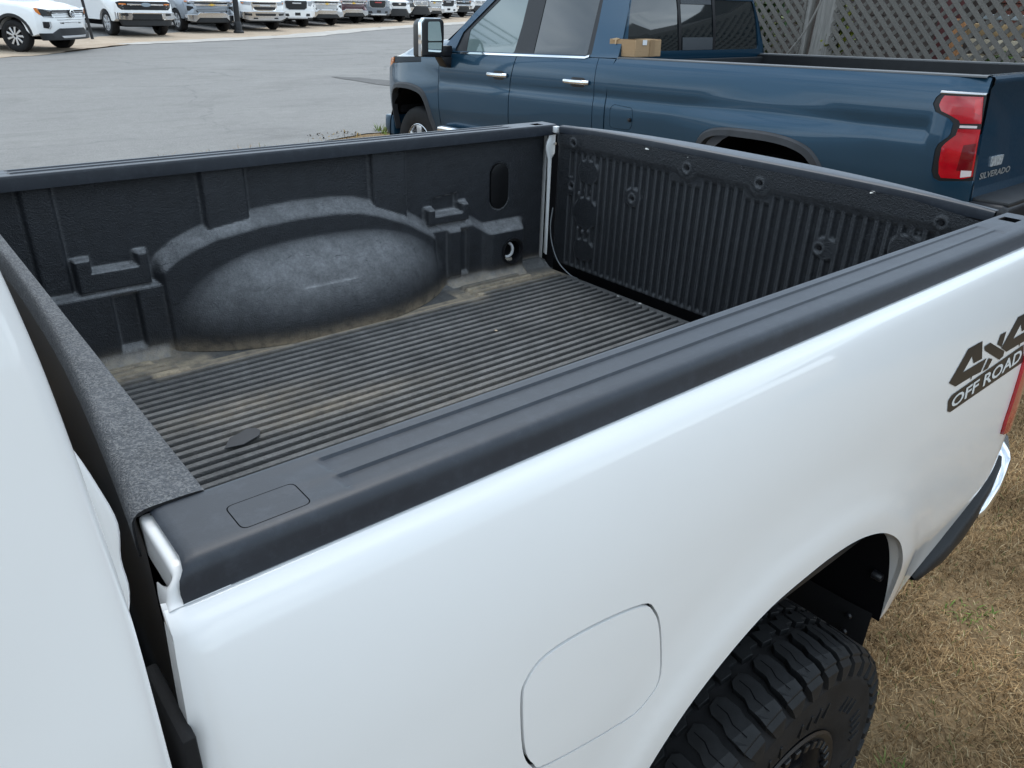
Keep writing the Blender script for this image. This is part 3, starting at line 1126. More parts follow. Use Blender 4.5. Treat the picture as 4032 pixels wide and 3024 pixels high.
def wskip(u, v):
    return ((u - 1.742) ** 2 + (v - 1.052) ** 2) < .041 ** 2


def wall_dirt(U, V):
    yf = np.exp(-((V - .955) / .030) ** 2)
    return np.clip(yf * .55, 0, 1)


bw = grid('bed_wall', xs, zs, lambda U, V: (U, wall_y(U, V), V), LINER, truck, wskip, {'dirt': wall_dirt})
grid('bed_wall', xs[::4], zs[::3], lambda U, V: (U, W - wall_y(U, V), V), LINER, truck)
# oblong rubber plug
pl = [(1.712 + .0425 * math.cos(a), (1.345 if math.sin(a) >= 0 else 1.258) + .0425 * math.sin(a)) for a in np.linspace(0, 2 * PI, 41)[:-1]]
prism('wall_plug', pl, 'y', 1.668 - .004, 1.700, plain('plug_rubber', (.006, .006, .007), .45), bw, .002, 2)
# tie-down well with a ring
tdy = float(wall_y(np.array([[1.70]]), np.array([[1.10]]))[0, 0])
td = lathe('tie_down_well', [(.0535, -.0045), (.0500, -.0055), (.0455, -.0035), (.0430, .004), (.0405, .05), (.0005, .052)], BLACKS, bw, 40, 'y', (1.742, tdy, 1.052))
ring = [(1.728 + .020 * math.cos(a), tdy + .018 - .010 * math.cos(a), 1.056 + .029 * math.sin(a)) for a in np.linspace(-1.95, 1.75, 18)]
tube('tie_down_ring', ring, .0058, plain('white_ring', (.72, .73, .74), .3, .0, coat=.5), td, 10)
box('well_plate', (1.715, tdy + .012, 1.008), (1.752, tdy + .03, 1.022), plain('dusty_plate', (.42, .38, .32), .6), td, .003)

# rear end of the far bed side: white post strip beside the tailgate
zz_ = [1.487, 1.47, 1.455, 1.44, 1.425, 1.41, 1.39, 1.30, 1.20, 1.10, 1.03, 1.0]
w0 = [.003, .004, .012, .016, .015, .010, .003, .0, -.001, -.003, -.006, -.008]
secs = []
for z, a in zip(zz_, w0):
    secs.append([(1.934 - a, 1.640, z), (1.932 - a, 1.634, z), (1.936 - a * .6, 1.628, z), (1.941, 1.628 - (.002 if z < 1.40 else .0), z), (1.947 if z < 1.40 else 1.962, 1.632, z), (1.949 if z < 1.4 else 1.965, 1.655, z)])
loft('rear_post', secs, WHITE, truck, sharp=45)
loft('rear_post', [[(p[0], W - p[1], p[2]) for p in s] for s in secs], WHITE, truck, sharp=45)
box('striker_block', (1.938, 1.608, 1.490), (1.962, 1.634, 1.514), WHITE, truck, .003, 2, .001)
lathe('striker_bolt', [(.0005, -.006), (.005, -.006), (.0055, -.003), (.0055, .004)], DULLCHROME, truck, 12, 'y', (1.955, 1.628, 1.448))
box('post_gap', (1.950, 1.636, .75), (1.996, 1.665, 1.48), VOID, truck)

# ---- tailgate
tg = empty('tailgate')
tg.parent = truck


def tg_x(y, bow):
    t = (y - W / 2) / (W / 2)
    return 1.962 + bow * (1 - t * t)


yt = np.linspace(.022, W - .022, 60)
secs = []
for y in yt:
    xo = tg_x(y, .088)
    zt = 1.516 + .014 * (1 - ((y - W / 2) / (W / 2)) ** 4)
    secs.append([(1.953, y, 1.492), (1.9515, y, zt - .008), (1.953, y, zt - .003), (1.957, y, zt), (1.975, y, zt + .001), (xo - .010, y, zt + .001), (xo - .003, y, zt - .002), (xo, y, zt - .008), (xo + .002, y, zt - .03), (xo + .001, y, zt - .06)])
loft('tailgate_cap', secs, CAPM, tg, sharp=35)
secs = [[(tg_x(y, .088) - .004, y, 1.462), (tg_x(y, .088) + .004, y, 1.30), (tg_x(y, .088) - .002, y, 1.0), (tg_x(y, .06), y, .93)] for y in yt]
loft('tailgate_skin', secs, WHITE, tg)
loft('tailgate_inner', [[(1.9560, y, 1.505), (1.9570, y, 1.2), (1.958, y, .94), (1.99, y, .93)] for y in yt], BLACKS, tg)
SCREWS = [(1.502, 1.468), (.960, 1.466), (1.193, 1.318), (1.509, 1.305), (.679, 1.468), (.451, 1.319), (.132, 1.466), (.116, 1.305)]


def tgl_x(U, V):
    y, z = U, V
    n = np.round((y - .815) / .0332)
    c = .815 + n * .0332
    t = np.abs(y - c) / (.0332 / 2)
    top = 1.436 + 0 * y
    for sy in (.960, .679):
        top = np.where(np.abs(c - sy) < .055, 1.411, top)
    gr_ = (1 - sstep(t, .34, .70)) * (1 - sstep(z, top - .008, top + .006)) * sstep(z, .983, 1.0)
    lim = (np.abs(c - W / 2) < .72)
    keep_ = 1.0 + 0 * y
    ym = np.where(y > W / 2, y, W - y)           # the pads at both ends mirror each other
    for cy, cz, ry, rz in ((1.424, 1.215, .066, .062), (1.421, 1.068, .058, .045), (1.424, 1.372, .056, .045)):
        q = ((ym - cy) / ry) ** 2 + (np.abs(z - cz) / rz) ** 2.6
        keep_ = keep_ * sstep(q, .85, 1.1)
    q = ((ym - 1.193) / .040) ** 2 + ((z - 1.322) / .034) ** 2
    keep_ = keep_ * sstep(q, .8, 1.2)
    keep_ = keep_ * np.where(np.abs(ym - 1.509) < .02, np.where((z > 1.27) & (z < 1.34), 0, 1), 1)
    d = .0115 * gr_ * keep_ * lim
    # upper field stands proud, the grooved field lies back
    ub = 1.452 + 0 * y
    for sy in (.960, .679):
        ub = ub - .022 * np.exp(-((y - sy) / .034) ** 4)
    d = d - .009 * sstep(z, ub - .012, ub + .012)
    # screws sit in small dimples with a raised ring
    for sy, sz in SCREWS:
        r = np.sqrt((y - sy) ** 2 + (z - sz) ** 2)
        d = d + .006 * (1 - sstep(r, .006, .012)) - .003 * np.exp(-((r - .016) / .004) ** 2)
    for cy, cz in ((1.409, 1.298), (1.440, 1.300), (1.462, 1.285), (1.400, 1.148), (1.430, 1.142), (1.455, 1.150), (1.412, 1.424), (1.440, 1.424)):
        r = np.sqrt(((ym - cy) / .8) ** 2 + (z - cz) ** 2)
        d = d - .006 * (1 - sstep(r, .004, .010))
    e = np.clip((np.abs(y - W / 2) - .765) / .022, 0, 1)
    d = d + .006 * e * e + .008 * np.clip((.99 - z) / .012, 0, 1)
    return 1.9440 + d


def tgl_fn(U, V):
    t = np.abs(U - W / 2) / .785
    top = 1.489 + .022 * np.clip((1 - t) / .25, 0, 1)
    bot = .983 + .032 * np.clip((t - .93) / .07, 0, 1) ** 2
    z = bot + (top - bot) * V
    return tgl_x(U, z), U, z


tl = grid('tailgate_liner', np.linspace(W / 2 - .785, W / 2 + .785, 520), np.linspace(0, 1, 130), tgl_fn, TGL, tg)
for sy, sz in SCREWS:
    xx = float(tgl_x(np.array([[sy]]), np.array([[sz]]))[0, 0])
    lathe('screw', [(.0003, -.0035), (.005, -.0035), (.0065, -.001), (.0068, .002)], BLACKS, tl, 14, 'x', (xx - .0005, sy, sz))
# the steel stay cable that hangs at the far end of the tailgate
cb = catmull([(1.944, 1.606, 1.20), (1.925, 1.595, 1.13), (1.917, 1.57, 1.06), (1.920, 1.53, .995), (1.930, 1.470, .957), (1.936, 1.43, .950)], 6)
tube('stay_cable', cb, .0026, CABLE, tg, 6)
# small pale chips lying on the gate and the floor, and a piece of broken plastic
chipm = plain('pale_chip', (.62, .61, .58), .6)


def chip(pos, r, mat=chipm, label=None, flat=.4):
    bm = bmesh.new()
    bmesh.ops.create_icosphere(bm, subdivisions=1, radius=r)
    for v in bm.verts:
        v.co = Vector((v.co.x * random.uniform(.6, 1.3), v.co.y * random.uniform(.8, 1.7), v.co.z * flat * random.uniform(.6, 1.4))) + Vector(pos)
    o = from_bm('pebble', bm, mat, None, True, 20)
    return o


CH = [((1.939, 1.138, 1.502), .009, 'pale paint chip on the tailgate lining below its top edge, far end'), ((1.939, .960, 1.501), .007, 'pale chip above the middle screw of the tailgate lining'),
      ((1.940, .330, 1.507), .009, 'bright pale chip near the close end of the tailgate lining'), ((1.905, 1.070, .962), .006, 'white grit speck on the bed floor before the tailgate'), ((1.90, 1.175, .960), .005, 'tiny white grit speck on the bed floor lip'),
      ((1.30, 1.16, .972), .005, 'tan pebble on the ribbed bed floor')]
for p, r, lb in CH:
    o = chip(p, r, chipm if 'tan' not in lb else plain('tan_chip', (.5, .38, .26), .7))
    tag(o, lb, 'debris')
shard = [(.318, .972), (.345, 1.006), (.372, 1.010), (.393, 1.017), (.412, 1.008), (.417, .990), (.405, .968), (.36, .955)]
o = prism('plastic_shard', [(p[0], p[1]) for p in shard], 'z', 0, .003, plain('shard_plastic', (.045, .047, .052), .45, var=.2), None, .0008, 1,
          lambda c: Vector((c.x, c.y, .9665 + c.z + .16 * (c.y - .985) * 0 + .010 * math.sin((c.x - .31) * 14))))
tag(o, 'torn piece of flat black plastic lying on the ribbed bed floor', 'plastic scrap')

# ---- cab corner (left) and the gap
cz = [1.10, 1.25, 1.35, 1.458, 1.528, 1.589, 1.624, 1.654, 1.713, 1.751, 1.795, 1.809, 1.87, 1.95]
cxx = [-.117, -.116, -.1155, -.115, -.114, -.1130, -.115, -.117, -.119, -.122, -.1255, -.129, -.137, -.150]
cy = [-.246, -.245, -.242, -.235, -.222, -.210, -.204, -.198, -.187, -.180, -.172, -.169, -.156, -.140]
zz2 = np.linspace(1.10, 1.95, 70)
cX = np.interp(zz2, cz, cxx)
cY = np.interp(zz2, cz, cy)
cX = np.convolve(np.pad(cX, 4, 'edge'), np.ones(9) / 9, 'valid')
cY = np.convolve(np.pad(cY, 4, 'edge'), np.ones(9) / 9, 'valid')
secs = []
for z, x, y in zip(zz2, cX, cY):
    s = []
    for k in range(9):                                  # round the rear corner
        a = PI / 2 * k / 8
        s.append((x - .018 + .018 * math.cos(PI / 2 - a) if False else x - .016 * (1 - math.cos(a)), y + .016 * (1 - math.sin(a)), z))
    row = [(x - .004, 1.84, z), (x - .002, .9, z), (x, .3, z), (x, y + .06, z)] + s
    bulge = .010 * math.exp(-((z - 1.66) / .11) ** 2)
    for t in (.028, .045, .07, .10, .15, .22, .35, .6, 1.0, 1.5):
        row.append((x - t, y - .004 * min(1, t / .1) - bulge * sstep(t, .03, .12), z))
    secs.append(row)
loft('cab', secs, WHITE, truck)
box('cab_roof', (-1.9, -.135, 1.95), (-.16, 1.76, 2.02), WHITE, truck, .03)
sm_ = catmull([(-.112, -.170, 1.70), (-.107, -.178, 1.66), (-.104, -.182, 1.63), (-.108, -.187, 1.605), (-.106, -.192, 1.58), (-.110, -.197, 1.55)], 4)
secs = []
for k, p in enumerate(sm_):
    e = math.sin(PI * k / (len(sm_) - 1)) ** .5
    secs.append([(p[0] - .012 - .008 * (1 - e), p[1] + .004, p[2]), (p[0] - .003 - .011 * (1 - e), p[1] + .004, p[2]), (p[0] - .012 * (1 - e), p[1] + .008, p[2]), (p[0] - .002 - .012 * (1 - e), p[1] + .02, p[2])])
loft('cab_seam', secs, WHITE, truck)
box('gap_light_blocker', (-.118, -.10, .80), (-.02, W + .1, .86), VOID, truck)  # added black slab, no truck part: blocks ground bounce into the gap
box('gap_seal', (-.096, -.160, .9), (-.0835, -.055, 1.392), RUBBER, truck, .004)

# ---- wheel house lining, mud flap
li = [p for p in ARCH if p[0] > 1.0]
liner = loft('wheel_liner', [[(p[0] - (p[0] - .905) * .004, y, p[1] - (p[1] - .60) * .004) for y in (-.180, -.150, -.06, .05, .12)] for p in li], VOID, truck)
loft('mud_flap', [[(1.392 - .0 * t, -.165, z), (1.385, -.10, z), (1.375, .10, z)] for t, z in ((0, .675), (.5, .60), (1, .545))], RUBBER, truck)
for a, b in (((1.300, .955), (.030)), ((1.360, .800), (.030))):
    lathe('clip', [(.0005, -.002), (.009, -.002), (.011, .001), (.011, .02)], BLACKS, liner, 12, 'y', (a[0] + .006, -.168, a[1]))
for z in (.645, .595):
    lathe('rivet', [(.0005, -.006), (.006, -.005), (.009, 0)], BLACKS, liner, 10, 'x', (1.375, -.12, z))

# ---- rear bumper
bump = empty('rear_bumper')
bump.parent = truck
sec = lambda x, y, z, h, t: [(x, y + t, z - h), (x, y, z - h * .8), (x, y - .006, z - h * .2), (x, y - .006, z + h * .5), (x, y, z + h * .9), (x, y + t, z + h)]
bp_ = [(1.585, -.166, .680, .006), (1.60, -.176, .690, .022), (1.68, -.194, .735, .042), (1.76, -.200, .785, .056), (1.84, -.198, .838, .062), (1.90, -.186, .876, .062)]
loft('bumper_end', [sec(*q, .05) for q in bp_], BLACK, bump)
bp2 = [(1.80, -.200, .795, .004), (1.81, -.207, .802, .026), (1.86, -.210, .838, .042), (1.93, -.198, .872, .055), (2.00, -.160, .890, .062), (2.06, -.10, .89, .065), (2.10, 0, .89, .068), (2.115, .3, .89, .07), (2.12, .8125, .89, .07)]
loft('bumper_bar', [sec(*q, .05) for q in bp2] + [sec(x, W - y, z, h, -.05) for x, y, z, h in bp2[::-1]], CHROME, bump)
box('bumper_step', (1.95, -.10, .80), (2.10, W + .1, .935), BLACK, bump, .01)

# ---- the "4x4 OFF ROAD" decal on the bed side


def decal_poly(name, poly, mat, parent, lift, dx=0.0, dz=0.0):
    poly = [(p[0] + dx, p[1] + dz) for p in poly]
    return panel(name, poly, [], .02, lambda x, z: (x, side_y(x, z) - lift, z), mat, parent)


FOUR = [(1.429, 1.357), (1.497, 1.357), (1.506, 1.3165), (1.464, 1.3175), (1.4515, 1.337), (1.4155, 1.3115), (1.531, 1.3115), (1.511, 1.286), (1.4675, 1.2885), (1.464, 1.2805), (1.460, 1.2885), (1.388, 1.2885), (1.352, 1.306)]
FOUR = [(p[0] + .0205, p[1] - .0088) for p in FOUR]
dec = empty('side_decal')
dec.parent = truck
tag(dec, 'black and white off road lettering on the rear of the bed side')
decal_poly('digit', FOUR, DECALM, dec, .0012)
decal_poly('digit', [(p[0] + .256, p[1] + .0085) for p in FOUR], DECALM, dec, .0012)
decal_poly('cross_stroke', [(1.508, 1.342), (1.538, 1.343), (1.627, 1.302), (1.625, 1.291), (1.605, 1.288), (1.513, 1.332)], DECALM, dec, .0012, .023, -.0088)
decal_poly('cross_stroke', [(1.578, 1.3295), (1.591, 1.348), (1.622, 1.348), (1.606, 1.3165)], DECALM, dec, .0012, .023, -.0088)
decal_poly('cross_stroke', [(1.519, 1.2845), (1.541, 1.3085), (1.564, 1.3005), (1.545, 1.284)], DECALM, dec, .0012, .023, -.0088)
BAR = [(1.374, 1.2385), (1.388, 1.2325), (1.772, 1.2395), (1.752, 1.2875), (1.381, 1.2725), (1.367, 1.2635)]
decal_poly('lettering_bar', BAR, DECALM, dec, .0012, .0165, -.0078)
V, F = text_mesh('OFF ROAD', 1.0)
V = np.array(V)
x0, x1 = V[:, 0].min(), V[:, 0].max()
y0, y1 = V[:, 1].min(), V[:, 1].max()
s_ = (V[:, 0] - x0) / (x1 - x0)
t_ = (V[:, 1] - y0) / (y1 - y0)
X_ = 1.4020 + s_ * .362
Z_ = 1.2327 + .0085 * s_ + t_ * (.0255 + .006 * s_)
V3 = [(x, side_y(x, z) - .0020, z) for x, z in zip(X_, Z_)]
mesh('lettering', V3, F, DECALW, dec, False)['kind'] = 'stuff'
outl = [(p[0] * 1.0, p[1]) for p in FOUR]

# ---- rear wheel of the near side
wh = empty('wheel', (.900, 0, .434))
wh.scale = (.975, 1, .975)
wh.parent = truck
RT, Y0, Y1 = .442, -.262, .045
lathe('tyre', [(.225, Y0 + .035), (.245, Y0 + .014), (.262, Y0 + .008), (.285, Y0 + .003), (.33, Y0 - .001), (.372, Y0 + .003), (.378, Y0 + .001), (.384, Y0 + .005), (.405, Y0 + .014), (.418, Y0 + .028), (.4245, Y0 + .05),
              (.4275, Y0 + .10), (.4285, (Y0 + Y1) / 2), (.4275, Y1 - .10), (.4245, Y1 - .05), (.405, Y1 - .012), (.33, Y1), (.26, Y1 - .01), (.225, Y1 - .035)], TYRE, wh, 96, 'y', (0, 0, 0), 60)


def crown(y):
    c = (Y0 + Y1) / 2
    t = abs(y - c) / ((Y1 - Y0) / 2)
    return .4285 - .004 * t ** 2 - .024 * max(0, (t - .80) / .2) ** 2.2


def tread_mesh(name, poly, h, sub=None, bev=.0009):
    """block outline in (arc length, y) standing h above the carcass"""
    bm = bmesh.new()
    poly = [p for p in densify(poly, .018)]
    c = np.mean(poly, 0)
    lo_, hi_, mid_ = [], [], []

    def P(s, y, r):
        a = s / .43
        return Vector((r * math.sin(a), y, r * math.cos(a)))
    for s, y in poly:
        lo_.append(bm.verts.new(P(s, y, crown(y) - .006)))
    for s, y in poly:
        v = np.array((s, y))
        mid_.append(bm.verts.new(P(v[0], v[1], crown(y) + h - bev)))
    for s, y in poly:
        v = c + (np.array((s, y)) - c) * (1 - bev / (np.linalg.norm(np.array((s, y)) - c) + 1e-9))
        hi_.append(bm.verts.new(P(v[0], v[1], crown(v[1]) + h)))
    n = len(poly)
    for i in range(n):
        j = (i + 1) % n
        bm.faces.new((lo_[i], lo_[j], mid_[j], mid_[i]))
        bm.faces.new((mid_[i], mid_[j], hi_[j], hi_[i]))
    f = bm.faces.new(hi_)
    bmesh.ops.triangulate(bm, faces=[f])
    o = from_bm(name, bm, TREADM, wh, True, 18)
    return o


NB_ = 42
PIT = 2 * PI * .43 / NB_
yo = Y0
blk = []
# outer shoulder lug (long, waisted), interlocking centre blocks, inner shoulder lug
blk.append(tread_mesh('tread_block', [(.003, yo + .012), (.052, yo + .012), (.054, yo + .046), (.060, yo + .060), (.061, yo + .092), (.050, yo + .104), (.028, yo + .103), (.018, yo + .092), (.016, yo + .066), (.006, yo + .050)], .0135))
blk.append(tread_mesh('tread_block', [(.014, yo + .116), (.040, yo + .112), (.050, yo + .124), (.070, yo + .122), (.073, yo + .144), (.050, yo + .152), (.040, yo + .140), (.019, yo + .146)], .0135))
blk.append(tread_mesh('tread_block', [(-.014, yo + .160), (.012, yo + .156), (.022, yo + .166), (.042, yo + .162), (.046, yo + .184), (.024, yo + .196), (.010, yo + .186), (-.010, yo + .192)], .0135))
blk.append(tread_mesh('tread_block', [(.006, yo + .214), (.030, yo + .208), (.050, yo + .214), (.056, yo + .24), (.054, yo + .295), (.006, yo + .295), (.004, yo + .25), (-.004, yo + .23)], .0135))
# side lug running over the shoulder down the sidewall
bm = bmesh.new()


def PS(s, r, y):
    a = s / .43
    return Vector((r * math.sin(a), y, r * math.cos(a)))


ring_ = [(.004, .051), (.006, .050), (.012, .044), (.017, .038)]
rows = [(.4285, Y0 + .016), (.417, Y0 + .002), (.400, Y0 - .001), (.386, Y0 - .002)]
fr_ = []
for (a0, a1), (r, y) in zip(ring_, rows):
    fr_.append([bm.verts.new(PS(a0 - .002, r - .006, y + .013)), bm.verts.new(PS(a0, r, y)), bm.verts.new(PS(a1, r, y)), bm.verts.new(PS(a1 + .002, r - .006, y + .013))])
for a, b in zip(fr_, fr_[1:]):
    for k in range(3):
        bm.faces.new((a[k], a[k + 1], b[k + 1], b[k]))
bm.faces.new(fr_[-1])
blk.append(from_bm('side_lug', bm, TREADM, wh, True, 30))
# sipes: narrow dark cuts on the shoulder lugs
_sq = [(.026, yo + .022), (.0278, yo + .022), (.0290, yo + .052), (.0385, yo + .070), (.0395, yo + .094), (.0377, yo + .094), (.0366, yo + .071), (.0270, yo + .053)]
sp_ = mesh('sipe', [tuple(PS(a, crown(b) + .01375, b)) for a, b in _sq], [(0, 1, 2, 7), (7, 2, 3, 6), (6, 3, 4, 5)], VOID, wh, False)
blk.append(sp_)
for k in range(1, NB_):
    for b in blk:
        c = b.copy()
        COL.objects.link(c)
        c.parent = wh
        extra = .0
        c.rotation_euler = (0, k * 2 * PI / NB_, 0)
rim = lathe('rim', [(.240, Y0 + .020), (.246, Y0 + .010), (.240, Y0 + .006), (.226, Y0 + .010), (.205, Y0 + .022), (.198, Y0 + .030), (.192, Y0 + .060), (.185, Y0 + .12), (.18, Y0 + .22)], BLACKS, wh, 72, 'y', (0, 0, 0), 40)
lathe('hub', [(.0005, Y0 + .06), (.045, Y0 + .06), (.055, Y0 + .07), (.07, Y0 + .11), (.19, Y0 + .135)], BLACKS, wh, 40, 'y')
spk = None
for k in range(8):
    if spk is None:
        spk = prism('spoke', [(-.022, .05), (.022, .05), (.034, .12), (.026, .193), (.010, .196), (.0, .15), (-.010, .196), (-.026, .193), (-.034, .12)], 'y', Y0 + .045, Y0 + .085, BLACKS, wh, .006)
    else:
        c = spk.copy()
        COL.objects.link(c)
        c.parent = wh
        c.rotation_euler = (0, k * PI / 4, 0)
tooth = None
for k in range(36):
    if tooth is None:
        tooth = prism('rim_notch', [(-.007, .206), (.007, .206), (.010, .224), (-.010, .224)], 'y', Y0 + .004, Y0 + .016, plain('rim_black', (.009, .009, .010), .4), wh, .002, 1)
    else:
        c = tooth.copy()
        COL.objects.link(c)
        c.parent = wh
        c.rotation_euler = (0, k * PI / 18, 0)
# raised marks on the sidewall
mk = None
for k in range(60):
    if k % 10 in (4, 5, 9):
        continue
    if mk is None:
        mk = prism('sidewall_rib', [(-.0025, .30), (.0025, .30), (.0030, .335), (-.0030, .335)], 'y', Y0 - .0032, Y0 + .004, TREADM, wh, .0006, 1)
    else:
        c = mk.copy()
        COL.objects.link(c)
        c.parent = wh
        c.rotation_euler = (0, k * PI / 30, 0)
# far rear wheel and axle, plain because only the underside could show them
fw = empty('wheel', (.900, W, .435), (0, 0, PI))
fw.parent = truck
lathe('tyre', [(.225, Y0 + .035), (.33, Y0), (.405, Y0 + .014), (.432, Y0 + .04), (.442, Y0 + .10), (.442, Y1 - .10), (.432, Y1 - .04), (.33, Y1), (.225, Y1 - .035)], TYRE, fw, 48)
lathe('rim', [(.24, Y0 + .02), (.19, Y0 + .05), (.05, Y0 + .08), (.001, Y0 + .08)], BLACKS, fw, 32)
tube('axle', [(.90, -.1, .435), (.90, W + .1, .435)], .05, BLACK, truck, 12)
for y in (.33, W - .33):
    box('frame_rail', (-2.5, y - .04, .66), (1.9, y + .04, .80), BLACK, truck)
# front axle position is out of frame; the cab and nose carry on to the left so the truck is whole
box('sill', (-2.6, -.22, .62), (-.15, W + .22, 1.10), WHITE, truck, .05, 3)

# ================================================================== the blue crew-cab pickup
bt = empty('pickup_truck')
_a = .033
bt.matrix_world = Matrix(((0, 1, 0, 4.6), (-math.cos(_a), 0, math.sin(_a), 4.0), (math.sin(_a), 0, math.cos(_a), -.005), (0, 0, 0, 1)))
tag(bt, 'dark blue crew cab pickup truck parked behind the white truck bed', 'pickup truck')
WB = 2.10                                            # body width
_bz = np.linspace(.4, 2.2, 400)
_bv = np.interp(_bz, [.4, .55, .75, 1.0, 1.12, 1.22, 1.30, 1.40, 1.47, 1.52, 1.555, 2.1, 2.2], [.09, .06, .03, .004, .0, .0, .006, .012, .022, .034, .055, .27, .31])
for _ in range(2):
    _bv = np.convolve(np.pad(_bv, 5, 'edge'), np.ones(11) / 11, 'valid')


def bv(u, z):
    v = float(np.interp(z, _bz, _bv))
    if u < -2.75:
        v += .115 * ((-2.75 - u) / .6) ** 2
    if u > 2.72:
        v += .06 * ((u - 2.72) / .27) ** 2
    # fenders swell over the wheels
    for c in (-2.76, 1.6):
        d = math.hypot((u - c) / .85, (z - 1.02) / .42)
        if d < 1:
            v -= .030 * (1 - d * d) ** 2
    # dished shoulder line along the doors
    if -2.2 < u < 2.7:
        v += .010 * math.exp(-((z - 1.26) / .05) ** 2)
    return v


def bfn(u, z):
    return (u, bv(u, z), z)


def bfn2(u, z):
    return (u, WB - bv(u, z), z)


FO = catmull([(-3.275, .70), (-3.262, .80), (-3.25, .92), (-3.212, 1.05), (-3.160, 1.145), (-3.053, 1.197), (-2.853, 1.213), (-2.674, 1.207), (-2.50, 1.169), (-2.417, 1.099), (-2.365, .997), (-2.335, .899), (-2.294, .788), (-2.28, .70)], 4)
RO = catmull([(1.035, .70), (1.05, .85), (1.075, .98), (1.12, 1.075), (1.20, 1.125), (1.32, 1.148), (1.50, 1.155), (1.687, 1.153), (1.85, 1.134), (1.977, 1.096), (2.05, 1.045), (2.105, .97), (2.145, .85), (2.16, .70)], 4)


def inset(poly, c, d):
    out_ = []
    for p in poly:
        v = np.array(p) - np.array(c)
        out_.append(tuple(np.array(c) + v * (1 - d / np.linalg.norm(v))))
    return out_


